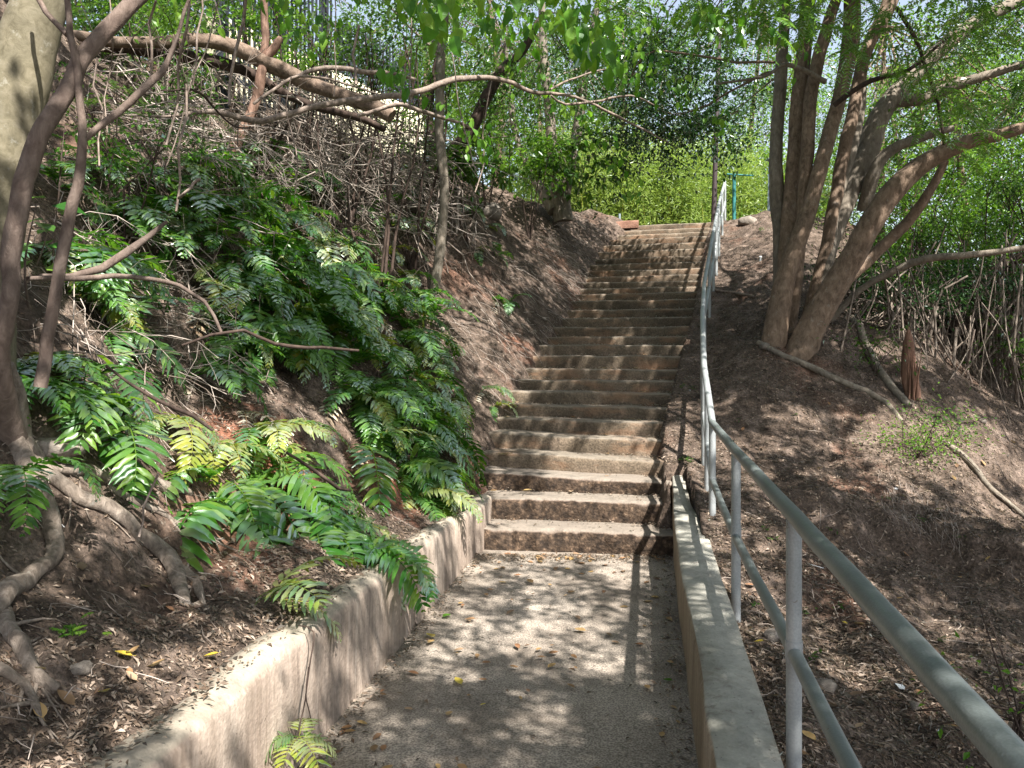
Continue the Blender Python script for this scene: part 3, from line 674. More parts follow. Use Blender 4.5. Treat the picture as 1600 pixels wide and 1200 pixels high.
mb = MB(); tube(mb, [P(8, 570, 2.95), P(12, 615, 3.0), P(14, 660, 3.05), P(22, 705, 3.08), P(30, 745, 3.06)], [.035, .07, .085, .07, .03], 16, .03, rough=.25); mb.build('burl', BK_ROOT, ltree)
tag(ltree, None, None)

# slender tree in the middle of the bank
s1 = hit([676], [468], 5)[0]; ds = float(s1[1])
mid = tree('slender_tree', 'slender straight tree standing alone on the fern bank left of the steps', 'tree', tuple(s1), [
    ([(674, 480, ds, 18), (682, 430, ds, 16), (689, 380, ds, 15), (694, 300, ds, 15), (688, 230, ds, 16), (688, 160, ds, 15), (690, 90, ds, 14), (696, 20, ds, 13), (700, -100, ds, 11), (690, -260, ds, 8)], BK_P)],
    [dict(c=(P(640, -180, ds)), rad=(2.0, 1.6, 1.2), ncl=40, per=70, L=.10, W=.06, clr=.45)], BK_P, LF_A, rough=.08, step=.1)
mb = MB()   # big bright heart shaped leaves that hang low in front
def hang_leaves(mb, x0, y0, x1, y1, d, n, L, W):
    for k in range(n):
        t = rng.random(); p = P(x0 + (x1 - x0) * t + rng.normal() * 14, y0 + (y1 - y0) * t + rng.normal() * 12, d + rng.normal() * .15)
        D = np.array((rng.normal() * .45, rng.normal() * .45, -1.0)); N = np.array((rng.normal() * .6, -1 + rng.normal() * .5, .4))
        s = rng.uniform(.7, 1.2); leafquads(mb, p[None], np.array([L * s]), np.array([W * s]), N[None], D[None], np.array([rng.random()]), six=True, fold=.12)
for q in [(640, -30, 720, 60, 4.6, 26, .13, .075), (840, -40, 960, 90, 4.8, 46, .12, .065), (880, 10, 940, 100, 4.8, 20, .12, .065), (600, 90, 660, 150, 5.2, 12, .10, .06), (700, -20, 860, -10, 4.8, 16, .12, .065), (560, -20, 690, 40, 5.6, 26, .10, .055), (740, 20, 860, 90, 6.2, 30, .10, .055), (900, 0, 1050, 130, 6.4, 44, .10, .055), (930, 200, 990, 300, 9.5, 30, .11, .06), (380, -20, 520, 40, 5.4, 30, .09, .05), (690, 150, 780, 250, 7.8, 34, .10, .06), (1040, -10, 1200, 60, 5.8, 34, .09, .05), (1190, -10, 1260, 110, 6.6, 18, .09, .05), (820, 120, 960, 200, 8.4, 40, .10, .06), (700, 60, 900, 20, 6.8, 40, .10, .055), (440, 20, 500, 90, 6.2, 18, .08, .045), (200, -10, 340, 40, 6.0, 26, .08, .045), (1000, 80, 1130, 200, 9.0, 50, .10, .055), (700, -10, 1000, 40, 7.5, 90, .09, .05), (1000, 20, 1200, 40, 7.8, 70, .09, .05), (760, 60, 860, 160, 9, 50, .09, .05), (930, 60, 1010, 150, 8.2, 50, .09, .05)]:
    hang_leaves(mb, *q)
tube(mb, [P(560, -160, 4.9), P(660, -50, 4.7), P(690, 30, 4.6)], [.012, .008, .003], 6, .1, caps=False)
tube(mb, [P(690, -260, 5.6), P(800, -90, 4.9), P(900, 0, 4.8), P(935, 70, 4.8)], [.014, .010, .006, .002], 6, .1, caps=False)
mb.build('crown', LF_H, mid, smooth=False)

s2 = hit([664], [318], 6)[0]; d2 = max(float(s2[1]), 9)
tree('leaning_dark_tree', 'dark leaning tree curving up to the right behind the slender tree', 'tree', tuple(P(655, 330, d2)), [
    [(655, 345, d2, 22), (668, 290, d2, 24), (700, 245, d2, 22), (735, 205, d2, 20), (762, 150, d2, 19), (785, 110, d2, 17), (815, 80, d2, 14), (850, 20, d2, 9)],
    [(672, 290, d2, 14), (676, 240, d2, 13), (672, 160, d2, 12), (690, 60, d2, 9)]],
    [dict(c=P(800, 90, d2 + .5), rad=(1.5, 1.2, .9), ncl=36, per=90, L=.07, W=.036, clr=.38, droop=.5)], BK_D, LF_A)
d3 = 14.6
tree('forked_tree', 'grey tree forking low into two trunks on the left bank near the top step', 'tree', tuple(P(882, 335, d3)), [
    [(880, 345, d3, 30), (868, 300, d3, 18), (864, 240, d3, 17), (858, 170, d3, 16), (850, 90, d3, 14), (845, -20, d3, 10)],
    [(882, 345, d3, 28), (884, 300, d3, 17), (896, 240, d3, 17), (908, 170, d3, 15), (915, 100, d3, 12), (935, 0, d3, 9)],
    [(866, 330, d3, 22), (820, 250, d3 + .5, 10), (800, 180, d3 + .5, 9), (790, 60, d3 + .5, 7)]],
    [dict(c=P(860, 60, d3 + .3), rad=(2.6, 2.2, 2.2), ncl=120, per=110, L=.075, W=.04, clr=.5, limbs=60),
     dict(c=P(880, 255, d3 - .6), rad=(.9, .6, .55), ncl=16, per=40, L=.14, W=.075, clr=.3, six=True)], BK_P, LF_A)

# trees behind
def bgtree(px, d, zbase, h, rad, ncl, per, L, mat, label, name='background_tree', cat='tree', tw=.12, cz=None, grp='trees in the background', shared=None):
    x = (px - CX) / F * d; base = np.array((x, d, zbase)); top = base + np.array((rng.normal() * .4, rng.normal() * .3, h))
    st = [[list(map(np.array, [base - (0, 0, .4), base * .5 + top * .5 + rng.normal(size=3) * .15, top])), [tw, tw * .7, tw * .3]]]
    cz = cz if cz is not None else h * .8
    tree(name, label, cat, tuple(base), [(s, BK_R) for s in st], [dict(c=base + np.array((0, 0, cz)), rad=rad, ncl=ncl, per=per, L=L, W=L * .5, clr=.6)], BK_R, mat, grp, sides=8)
bgtree(760, 18, 4.4, 5, (2.6, 2, 2.6), 95, 95, .09, LF_A, 'leafy tree behind the leaning dark tree', cz=3.0)
bgtree(640, 17.5, 4.4, 5, (2.2, 1.6, 2.4), 75, 85, .09, LF_B, 'light green tree rising behind the cream wall', cz=3.4)
bgtree(850, 25, 4.4, 7, (3.0, 2, 3.0), 75, 90, .10, LF_A, 'tall tree filling the gap left of the forked tree', cz=4.0)
bgtree(960, 26, 4.4, 7.5, (3.2, 2, 2.6), 85, 90, .10, LF_A, 'leafy tree behind the forked tree at the top of the steps', cz=5.6)
bgtree(1160, 25, 4.3, 7.5, (3.0, 2, 2.8), 95, 95, .10, LF_B, 'bright leafed tree behind the dark brown pole', cz=5.2)
bgtree(1250, 24, 4.0, 6.5, (2.6, 2, 3.2), 90, 90, .09, LF_A, 'tree right behind the stems of the multi stemmed tree', cz=4.2)
bgtree(1380, 16, 1.0, 7, (2.6, 1.8, 2.8), 90, 90, .085, LF_B, 'tree seen between the brown stem and the right edge', cz=4.8)
bgtree(1500, 15, .5, 6, (2.4, 1.8, 2.1), 120, 110, .08, LF_A, 'tree beyond the gully behind the longest brown stem', cz=4.2)
bgtree(1610, 14, .2, 6, (2.2, 1.8, 2.4), 120, 110, .08, LF_B, 'light green tree at the right edge beyond the gully', cz=4.6)
bgtree(1440, 21, 0, 9, (3.4, 2, 3.0), 90, 90, .10, LF_A, 'taller tree far behind the gully', cz=7.6)
bgtree(1620, 19, 0, 10, (3.4, 2, 3.4), 130, 110, .10, LF_A, 'tallest tree far behind at the upper right', cz=8.0)
bgtree(1020, 32, 4.0, 9, (5.0, 2, 3.0), 70, 90, .13, LF_A, 'distant broad tree beyond the bamboo', cz=6.2)
bgtree(800, 29, 4.0, 9, (4.4, 2, 3.4), 70, 90, .13, LF_A, 'distant tree beyond the left bank', cz=5.6)
bgtree(1450, 27, -2, 12, (5, 2, 4), 90, 90, .13, LF_A, 'distant tree in the valley right of the stems', cz=7)
bgtree(420, 15, 4.6, 5.5, (3, 2, 2.6), 120, 100, .09, LF_A, 'leafy tree behind the fence at the upper left', cz=3.4)
bgtree(230, 12, 4.6, 5, (2.6, 2, 2.0), 110, 100, .09, LF_D, 'dark leafy tree left of the fence', cz=2.6)
bgtree(60, 10, 4.6, 5, (2.4, 2, 1.8), 100, 100, .085, LF_A, 'leafy tree over the bank behind the olive trunk', cz=2.4)
def bank_shrub(px, py, d, r, ncl, per, L, mat, label, six=False):
    c = P(px, py, d); gz = float(ground_z(c[0], c[1])); root = empty('bank_shrub', (c[0], c[1], min(gz, c[2])), label, 'shrub', 'shrubs on the left bank')
    mb = MB(); ml = MB(); crown(ml, c, r, ncl, per, L, L * .5, clr=.25, limb_from=[(c[0], c[1], min(gz, c[2]) - .05)], limb_mb=mb, limbs=4, six=six)
    ml.build('crown', mat, root, smooth=False); mb.build('stem', BK_D, root)
for a in [(300, 60, 8.6, (.7, .5, .5), 22, 60, .07, LF_A, 'green shrub behind the thick fallen log'), (400, 30, 8.2, (.35, .3, .45), 14, 60, .06, LF_B, 'bright leafed shrub climbing the dead tree top'),
          (140, 40, 7.8, (.7, .5, .4), 20, 60, .06, LF_A, 'green shrub between the side stem and the fallen log'), (540, 60, 8.8, (.5, .3, .4), 12, 45, .06, LF_A, 'thin shrub in front of the fence corner'),
          (600, 50, 8.4, (.5, .3, .35), 12, 45, .07, LF_A, 'sparse shrub hanging before the cream wall top'), (640, 120, 9.5, (.5, .4, .6), 16, 50, .06, LF_B, 'light green shrub in front of the cream wall end'),
          (655, 210, 10.5, (.35, .3, .5), 12, 45, .06, LF_A, 'shrub beside the leaning dark tree'), (730, 255, 11.2, (.55, .4, .35), 18, 40, .12, LF_A, 'broad leaved shrub behind the slender tree'),
          (825, 250, 13.2, (.6, .4, .45), 14, 40, .11, LF_B, 'broad leaved shrub between slender and forked trees'), (760, 190, 12.5, (.7, .4, .5), 18, 60, .07, LF_B, 'feathery yellow green bush right of the leaning dark tree'),
          (330, 300, 6.6, (.5, .4, .25), 14, 50, .05, LF_A, 'low leafy bush above the dense ferns'), (190, 240, 5.4, (.45, .4, .22), 12, 50, .045, LF_F, 'low green bush behind the thin left stem'),
          (230, 25, 7.4, (.5, .4, .3), 18, 60, .055, LF_B, 'bright leafed bush hanging over the left end of the logs'), (470, 90, 9.0, (.4, .3, .4), 12, 50, .06, LF_B, 'light bush in front of the fence pickets'),
          (560, 130, 9.6, (.35, .3, .5), 12, 50, .06, LF_A, 'bush standing before the middle of the cream wall'), (240, 150, 7.2, (.7, .4, .25), 18, 50, .05, LF_A, 'dark leafy tangle under the fallen logs'), (110, 170, 6.2, (.4, .4, .25), 12, 50, .05, LF_A, 'leafy tangle behind the olive trunk')]: bank_shrub(*a)
# right side gully shrubs
def shrub(px, py, d, rad, ncl, per, L, mat, label, cat='shrub', name='leafy_shrub', grp='shrubs in the gully on the right', six=False):
    c = P(px, py, d); gz = float(ground_z(c[0], c[1])); root = empty(name, (c[0], c[1], gz), label, cat, grp)
    mb = MB(); ml = MB(); crown(ml, c, rad, ncl, per, L, L * .5, clr=.28, limb_from=[(c[0], c[1], gz)], limb_mb=mb, limbs=max(4, ncl // 2), six=six)
    ml.build('crown', mat, root, smooth=False); mb.build('stem', BK_D, root)
shrub(1400, 400, 10.8, (.8, .6, .6), 22, 70, .065, LF_A, 'leafy shrub behind the leaning pale branch')
shrub(1480, 330, 12.5, (1.3, .8, .8), 34, 80, .07, LF_B, 'light green shrub below the longest stem')
shrub(1570, 350, 11.5, (1.1, .8, .8), 34, 80, .07, LF_A, 'green shrub at the right edge above the hanging roots')
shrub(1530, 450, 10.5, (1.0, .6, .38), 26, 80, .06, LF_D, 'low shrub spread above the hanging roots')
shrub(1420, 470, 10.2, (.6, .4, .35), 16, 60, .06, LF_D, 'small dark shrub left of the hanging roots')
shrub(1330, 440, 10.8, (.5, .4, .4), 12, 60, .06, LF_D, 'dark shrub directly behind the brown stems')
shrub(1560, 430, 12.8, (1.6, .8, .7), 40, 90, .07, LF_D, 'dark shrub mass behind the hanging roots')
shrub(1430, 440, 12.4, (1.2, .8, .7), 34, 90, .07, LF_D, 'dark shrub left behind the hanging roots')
shrub(1620, 540, 9.6, (.6, .5, .45), 18, 70, .06, LF_A, 'shrub cut by the right edge beside the hanging roots')
shrub(1370, 540, 8.9, (.22, .2, .2), 8, 36, .05, LF_A, 'thin seedling in the roots right of the tree foot')
shrub(1435, 690, 7.75, (.42, .3, .09), 16, 60, .035, LF_B, 'low bright green patch of seedlings on the crest of the right slope', cat='seedling', name='seedling_patch')
shrub(1455, 655, 8.3, (.25, .2, .10), 9, 50, .04, LF_A, 'small seedling clump below the split orange stump', cat='seedling', name='seedling_patch')
shrub(1590, 1110, 3.0, (.07, .07, .07), 4, 22, .035, LF_B, 'bright seedling cut by the right edge near the bottom', cat='seedling', name='seedling_patch')

# bamboo beyond the top of the steps
def bamboo(px, d, label, w_=1.4, h=2.9, z0=4.15):
    x = (px - CX) / F * d; root = empty('bamboo_clump', (x, d, z0), label, 'bamboo', 'bamboo clumps beyond the steps')
    mc = MB(); ml = MB()
    for k in range(46):
        bx, by = x + rng.normal() * w_ * .35, d + rng.normal() * .4; hh = h * rng.uniform(.55, 1.1); a = rng.uniform(0, 6.28); ln = rng.uniform(.2, .8)
        p0 = np.array((bx, by, z0 - .1)); p1 = p0 + (np.cos(a) * ln * .3, np.sin(a) * ln * .3, hh * .6); p2 = p0 + (np.cos(a) * ln, np.sin(a) * ln, hh)
        tube(mc, [p0, p1, p2], [.014, .010, .003], 5, .4, caps=False)
        n = 210; t = rng.random(n) ** .75; B = p0 + (p1 - p0) * np.minimum(t / .6, 1)[:, None] + (p2 - p1) * np.clip((t - .6) / .4, 0, 1)[:, None]
        B = B + rng.normal(size=(n, 3)) * .20; D = rdir(n, .5); D[:, 2] -= .35; N = rdir(n); N[:, 2] += .8
        leafquads(ml, B, rng.uniform(.10, .20, n), np.full(n, .028), N, D, np.clip(rng.random() * .6 + rng.random(n) * .4, 0, 1))
    ml.build('foliage', LF_BAM, root, smooth=False); mc.build('culm', LF_FY, root)
bamboo(930, 19.5, 'bamboo clump left of centre at the top of the steps, behind the forked tree'); bamboo(990, 20.5, 'bamboo clump in the middle beyond the top step', 1.5, 3.1)
bamboo(1050, 19.8, 'bamboo clump next to the dark brown pole on its left', 1.5, 2.6); bamboo(1110, 20.5, 'bamboo clump right behind the dark brown pole', 1.5, 2.8)
bamboo(1020, 23, 'taller bamboo clump behind the middle clumps', 2.4, 3.6); bamboo(940, 23, 'taller bamboo clump behind the left clumps', 2.4, 3.6); bamboo(1130, 23.5, 'taller bamboo clump behind the pole', 2.4, 3.4)
bamboo(1170, 21, 'bamboo clump behind the teal post', 1.5, 2.8); bamboo(870, 20, 'bamboo clump hidden behind the forked trunks', 1.5, 3.0); bamboo(1240, 21.5, 'bamboo clump behind the stems of the large tree', 1.5, 2.6)

# ------------------------------------------------------------------ shade canopy: trees rooted outside the frame
def shade_tree(bx, by, cx, cy, cz, rad, label, n=190, per=95, L=.11, clr=.5):
    g = float(ground_z(bx, by)); root = empty('overhanging_tree', (bx, by, g), label, 'tree', 'trees arching over the path')
    mt = MB(); ml = MB(); top = np.array((cx * .5 + bx * .5, cy * .5 + by * .5, cz - .8))
    tube(mt, [(bx, by, g - .3), (bx * .9 + cx * .1, by * .9 + cy * .1, (g + cz) * .45), tuple(top)], [.16, .12, .07], 12, .3, rough=.06)
    crown(ml, (cx, cy, cz), rad, int(n * .72), int(per * 1.7), L * .95, L * .55, clr=clr * .72, limb_from=[top], limb_mb=mt, limbs=30, droop=.2, shell=.5)
    ml.build('crown', LF_A, root, smooth=False); mt.build('trunk', BK_R, root)
shade_tree(6.5, -1.5, 2.5, .5, 4.9, (2.4, 2.3, .5), 'tree behind the camera arching low over the landing from the right', n=265, per=66, L=.074, clr=.28)
shade_tree(7.5, -3.5, 3.8, -2.2, 5.6, (2.4, 2.0, .6), 'tree well behind the camera arching over the right slope', n=130, clr=.38)
shade_tree(9.5, 3.5, 5.6, 2.4, 5.4, (2.6, 2.4, .7), 'tree right of the frame arching over the lower slope', n=150, clr=.38)
shade_tree(-5.5, 0.5, -1.4, -.9, 5.2, (2.6, 2.2, .6), 'tree left of the camera arching over the wall', n=230, clr=.38)
shade_tree(-6.5, 7.0, .6, 3.6, 6.3, (2.6, 2.2, .6), 'tree left of the frame reaching over the first steps', n=120, clr=.42)
shade_tree(12.5, 9.0, 9.4, 7.4, 7.0, (3.2, 3.0, 1.2), 'tree far right of the frame over the gully', n=170)
shade_tree(10.5, 6.2, 4.7, 5.6, 6.8, (2.7, 2.0, .6), 'tree right of the frame arching over the lower steps', n=200, clr=.42)
shade_tree(11.5, 7.6, 4.1, 8.1, 6.9, (2.2, 1.8, .5), 'tree right of the frame arching over the middle steps', n=150, clr=.42)
shade_tree(-7.5, 11.0, 1.2, 7.4, 8.0, (2.8, 2.4, .8), 'tree left of the frame reaching over the middle steps', n=95)

# ------------------------------------------------------------------ fence and cream wall on top of the bank
def wall_fence():
    A = P(330, 0, 10.5); B = P(655, 0, 15.0); A[2] = B[2] = 0
    mb = MB(); n = 60; t = np.linspace(0, 1, n); base = A[None] * (1 - t[:, None]) + B[None] * t[:, None]
    zt = 6.0 + 0 * t; dirv = (B - A) / np.linalg.norm(B - A); nr = np.array((-dirv[1], dirv[0], 0)) * .1
    rows = []
    for off, z in ((-1, 3.0), (-1, 3.8), (-1, 4.6), (-1, 5.4), (-1, 0), (1, 0), (1, 3.0)):
        zz = np.full(n, z) if z else zt; rows.append(np.stack([base[:, 0] - off * nr[0] * -1, base[:, 1] - off * nr[1] * -1, zz], 1))
    V = np.array(rows); grid(mb, V)
    for e in (0, n - 1): mb.quads(V[:, e], [list(range(7))])
    o = mb.build('boundary_wall', CREAM, loc=tuple(base[0] + (0, 0, 4))); tag(o, 'cream painted wall at the top of the left bank behind the branches', 'wall')
    def picket_run(A, B, z0, z1, sp, label, post_at):
        n = int(np.linalg.norm(B - A) / sp); root = empty('palisade_fence', tuple(A * (1, 1, 0) + (0, 0, z0)), label, 'fence')
        u = (B - A) / np.linalg.norm(B - A); ang = math.atan2(u[1], u[0])
        for k in range(n):
            p = A + (B - A) * (k + .5) / n; M = Matrix.Translation((p[0], p[1], 0)) @ Matrix.Rotation(ang + random.uniform(-.03, .03), 4, 'Z')
            m = MB(); box(m, -.022, .022, -.006, .006, z0, z1, M)
            m.quads([M @ Vector(q) for q in ((-.022, -.006, z1), (.022, -.006, z1), (.022, .006, z1), (-.022, .006, z1), (0, 0, z1 + .09))], [(0, 1, 4), (1, 2, 4), (2, 3, 4), (3, 0, 4)])
            m.build('picket', STEEL, root, smooth=False)
        for z in (z0 + .25, z1 - .3):
            m = MB(); M = Matrix.Translation((A[0], A[1], 0)) @ Matrix.Rotation(ang, 4, 'Z'); L = float(np.linalg.norm(B - A))
            box(m, 0, L, .008, .045, z, z + .045, M); m.build('rail', STEEL, root, smooth=False)
        for q in post_at:
            p = A + (B - A) * q; m = MB(); M = Matrix.Translation((p[0], p[1], 0)) @ Matrix.Rotation(ang, 4, 'Z'); box(m, -.05, .05, .05, .15, z0 - .6, z1, M); m.build('post', STEEL, root, smooth=False)
    A1 = P(360, 0, 8.8) * (1, 1, 0); B1 = P(520, 0, 11.2) * (1, 1, 0)
    picket_run(A1, B1, 4.35, 6.9, .105, 'tall dark palisade fence left of the cream wall', (0, .5, .97))
    picket_run(A + (B - A) * .56, B, 6.01, 6.9, .10, 'short row of palisade pickets standing on the cream wall', (0, 1))
wall_fence()

# ------------------------------------------------------------------ dead wood on the bank
logs = [
    ('fallen_log', [(70, 48, 5.6, 12), (150, 62, 5.8, 18), (253, 66, 6.0, 20), (333, 64, 6.2, 23), (400, 88, 6.3, 27), (467, 122, 6.4, 26), (533, 150, 6.4, 26), (585, 166, 6.4, 25), (614, 182, 6.4, 24)], BK_LOG, 'thick fallen log with a sawn end lying across the upper left bank'),
    ('fallen_log', [(90, 70, 5.9, 20), (180, 74, 6.1, 22), (270, 86, 6.2, 24), (340, 96, 6.3, 22), (400, 120, 6.5, 18), (450, 150, 6.6, 14), (500, 170, 6.7, 12), (560, 182, 6.8, 12), (600, 200, 6.8, 10)], BK_D, 'darker second log lying just below the sawn log'),
    ('dead_branch', [(195, 182, 4.6, 4), (260, 180, 4.8, 6), (333, 176, 5.0, 11), (372, 182, 5.1, 13), (410, 190, 5.2, 13), (455, 178, 5.3, 13), (500, 165, 5.4, 13), (560, 158, 5.6, 13), (633, 148, 5.8, 13), (690, 130, 6.0, 12), (733, 121, 6.2, 11), (793, 127, 6.4, 9), (833, 143, 6.6, 8), (900, 153, 6.8, 6), (966, 183, 7, 5), (1046, 222, 7.2, 3)], BK_DEAD, 'long bare branch arching from the log pile out over the steps'),
    ('dead_branch', [(860, 140, 6.6, 5), (900, 120, 6.7, 4), (950, 108, 6.8, 3), (975, 115, 6.9, 3)], BK_DEAD, 'short forked tip rising above the long bare branch'),
    ('dead_branch', [(862, 150, 6.6, 4), (885, 165, 6.7, 5), (930, 158, 6.8, 5), (985, 150, 6.9, 4), (1030, 168, 7.0, 3)], BK_DEAD, 'thin forked tip running beside the long bare branch'),
    ('dead_branch', [(440, 128, 6.0, 5), (480, 112, 6.0, 9), (520, 106, 6.1, 10), (560, 110, 6.2, 11), (600, 115, 6.3, 9), (650, 124, 6.4, 6)], BK_DEAD, 'short bare branch lying level above the sawn log'),
    ('dead_branch', [(395, 165, 5.8, 6), (440, 130, 5.9, 7), (480, 120, 6.0, 6), (540, 130, 6.1, 4), (600, 150, 6.1, 3)], BK_DEAD, 'thin arched branch looping over the sawn log'),
    ('dead_branch', [(560, 180, 6.2, 8), (620, 165, 6.3, 9), (680, 180, 6.5, 8), (720, 192, 6.7, 6), (745, 205, 6.9, 4)], BK_DEAD, 'curved dead branch ending beside the slender tree'),
    ('dead_branch', [(255, 145, 4.0, 3), (300, 140, 4.2, 5), (330, 162, 4.4, 5), (365, 195, 4.6, 4), (395, 200, 4.8, 3)], BK_D, 'thin dark arched branch in front of the log pile'),
    ('dead_branch', [(258, 345, 3.9, 5), (232, 368, 3.9, 9), (198, 395, 3.8, 13), (160, 424, 3.8, 13), (110, 434, 3.7, 9), (60, 430, 3.6, 5)], BK_S, 'pale dead limb across the bank behind the thin left stem'),
    ('dead_branch', [(40, 430, 3.4, 8), (120, 434, 3.6, 10), (200, 430, 3.8, 8), (280, 445, 4, 7), (320, 470, 4.0, 6), (350, 520, 4.0, 5)], BK_S, 'dead limb lying along the bank below the pale limb'),
    ('dead_branch', [(285, 540, 3.5, 4), (330, 527, 3.5, 5), (380, 520, 3.6, 5), (430, 540, 3.7, 6), (500, 545, 3.9, 5), (560, 548, 4.1, 4)], BK_D, 'thin dark branch lying level through the ferns'),
    ('dead_branch', [(170, 570, 3.3, 4), (240, 620, 3.3, 6), (300, 645, 3.4, 7), (330, 670, 3.4, 4)], BK_D, 'dark stick lying down the bank above the front ferns'),
    ('dead_branch', [(450, 712, 3.9, 4), (490, 735, 4.0, 6), (530, 760, 4.1, 6), (550, 765, 4.2, 4)], BK_D, 'short dark stick on the red earth below the ferns'),
    ('dead_branch', [(600, 880, 0, 0)], None, None),
]
for li, (nm, rows, mt, lb) in enumerate(logs):
    if li < 9: rows = [(a, b, c * 1.22, w_ * (.95 if li < 2 else .78)) for a, b, c, w_ in rows]
    if mt: lone(nm, rows, mt, lb, 'log' if nm == 'fallen_log' else 'branch', sides=12, step=.08, rough=.09, wob=.012)
dd = 7.7
tree('dead_tree', 'reddish bare trunk with a crooked fork standing among the fallen logs', 'tree', tuple(P(355, 262, dd)), [
    [(352, 285, dd, 24), (363, 247, dd, 20), (377, 212, dd, 18), (395, 170, dd, 17), (404, 140, dd, 16), (412, 100, dd, 15), (414, 60, dd, 12), (412, 0, dd, 11), (410, -80, dd, 9)],
    [(415, 92, dd, 12), (428, 78, dd, 14), (440, 60, dd, 10)]], [], BK_RED, LF_A, rough=.15, step=.06)

# hanging vines and saplings on the left
vines = [(295, -20, 262, 230, 5.0, 4, 'pale'), (316, -20, 300, 130, 4.6, 3, ''), (245, 0, 236, 140, 4.2, 4, ''), (170, -10, 168, 210, 3.8, 2, ''), (385, -10, 358, 165, 5.5, 5, ''), (340, 0, 262, 260, 4.9, 2, ''),
         (150, 90, 158, 260, 3.8, 3, ''), (640, -20, 642, 220, 6.2, 2, ''), (522, -10, 520, 150, 6.2, 2, ''), (560, 40, 556, 130, 6.6, 4, ''), (455, 120, 462, 300, 5.6, 2, ''), (290, 130, 276, 330, 4.4, 4, ''),
         (312, 280, 280, 310, 4.2, 5, ''), (230, 570, 225, 640, 3.6, 2, ''), (245, 740, 220, 838, 2.9, 4, ''), (770, 120, 742, 300, 8, 2, ''), (700, 60, 744, 270, 7, 2, '')]
ORD = ['first', 'second', 'third', 'fourth', 'fifth', 'sixth', 'seventh', 'eighth', 'ninth', 'tenth', 'eleventh', 'twelfth', 'thirteenth', 'fourteenth', 'fifteenth', 'sixteenth', 'seventeenth', 'eighteenth', 'nineteenth', 'twentieth']
vines.sort(key=lambda v: v[0])
for k, (x0, y0, x1, y1, d, wd, _) in enumerate(vines):
    pts = [P(x0 + (x1 - x0) * t + rng.normal() * 5 * (0 < t < 1), y0 + (y1 - y0) * t, d + rng.normal() * .05) for t in np.linspace(0, 1, 5)]
    mb = MB(); tube(mb, pts, wd * d / F / 2, 6, .1, wob=.01); tag(mb.build('hanging_vine', BK_DEAD, loc=tuple(pts[0])), ORD[k] + ' thin bare vine from the left among those hanging over the bank', 'vine', 'thin bare stems over the left bank')

def twig(mb, p, d, L, r0, r, kinks=4, fork=True, grav=.3):
    pts = [np.array(p)]; d = np.array(d, float); d /= np.linalg.norm(d)
    for k in range(kinks):
        d = d + rng.normal(size=3) * .28 + np.array((0, 0, -grav / kinks)); d /= np.linalg.norm(d); pts.append(pts[-1] + d * L / kinks)
    tube(mb, pts, list(np.linspace(r0, r0 * .35, len(pts))), 4, L / kinks * .9, caps=False, r=r)
    if fork:
        for k in range(rng.integers(1, 4)):
            i = rng.integers(1, kinks); twig(mb, pts[i], d + rng.normal(size=3) * .8, L * .45, r0 * .55, r, 3, False, grav)
def brush():
    mb = MB()
    regs = [(440, 700, 150, 340, 620, .8, .9), (250, 520, 130, 300, 260, .6, .7), (130, 330, 100, 300, 150, .5, .8), (520, 720, 220, 400, 200, .4, .7), (330, 560, 230, 420, 90, .15, .5), (120, 420, 420, 600, 130, .06, .4), (60, 260, 330, 560, 90, .12, .5)]
    for (xa, xb, ya, yb, n, lift, L) in regs:
        px = rng.uniform(xa, xb, n); py = rng.uniform(ya, yb, n); H = hit(px, py, 2.5, 14)
        for p in H:
            if p[1] > 11.5: continue
            p = p + np.array((0, -.1, .0)) + np.array((.7, 0, .7)) * rng.random() * lift
            d = np.array((1, -.15, -.5)) + rng.normal(size=3) * (.8, .5, .5)
            if rng.random() < .3: d = rng.normal(size=3) * (.6, .4, .3) + (0, 0, -.8)
            twig(mb, p, d * random.choice((1, 1, -1)), L * rng.uniform(.5, 1.6), rng.uniform(.0025, .0065) * p[1] / 5.5, np.clip(rng.beta(2, 2.2), 0, 1))
    tag(mb.build('brushwood', TWIGM), 'tangle of pale dry twigs heaped over the left bank', None, None, 'stuff')
brush()

# ------------------------------------------------------------------ litter
def litter(name, n, label, Lm, mat, region, flat=.35, seed=0, lift=.006):
    t = rng.random(n)
    y = 1.3 * (region[1] / 1.3) ** t; x = rng.uniform(-.72, .72, n) * (y + .5)
    xl = XL(y); xr = XR(y)
    dens = fbm(x * 1.3, y * 1.3, 3, 77) * .5 + .6
    lim = np.where(y < 6.6, .07 + .07 * rng.random(n), .0)
    left = x < xl - lim; right = x > xr + np.where(y < 6.6, .22, .0)
    near_l = (xl - x < .4 + lim) & left
    fgl = left & (y < 4.2) & ~near_l
    keep = (left & (rng.random(n) < np.where(near_l, .9, np.where(fgl, .22, .65)) * dens)) | (right & (rng.random(n) < dens + .35))
    x = x[keep]; y = y[keep]; m = len(x); z = ground_z(x, y) + lift * rng.random(m)
    e = .05; gx = (ground_z(x + e, y) - z) / e; gy = (ground_z(x, y + e) - z) / e
    gx = np.clip(gx, -2, 2); gy = np.clip(gy, -2, 2)
    N = np.stack([-gx, -gy, np.ones(m)], 1) + rng.normal(size=(m, 3)) * flat; D = rng.normal(size=(m, 3)); N /= np.linalg.norm(N, axis=1)[:, None]
    D = D - N * (D * N).sum(1)[:, None]; s = rng.uniform(.35, 1.25, m) * Lm * np.clip(y / 4.5 + .25, .5, 1.1)
    mb = MB(); leafquads(mb, np.stack([x, y, z], 1), s, s * rng.uniform(.25, .5, m), N, D, rng.random(m), fold=.3)
    return mb, mat
mb, mt = litter('leaf_litter', 430000, '', .034, LITM, (1, 17)); tag(mb.build('leaf_litter', LITM, smooth=False), 'brown dead leaf litter and chips covering the earth slopes', None, None, 'stuff')
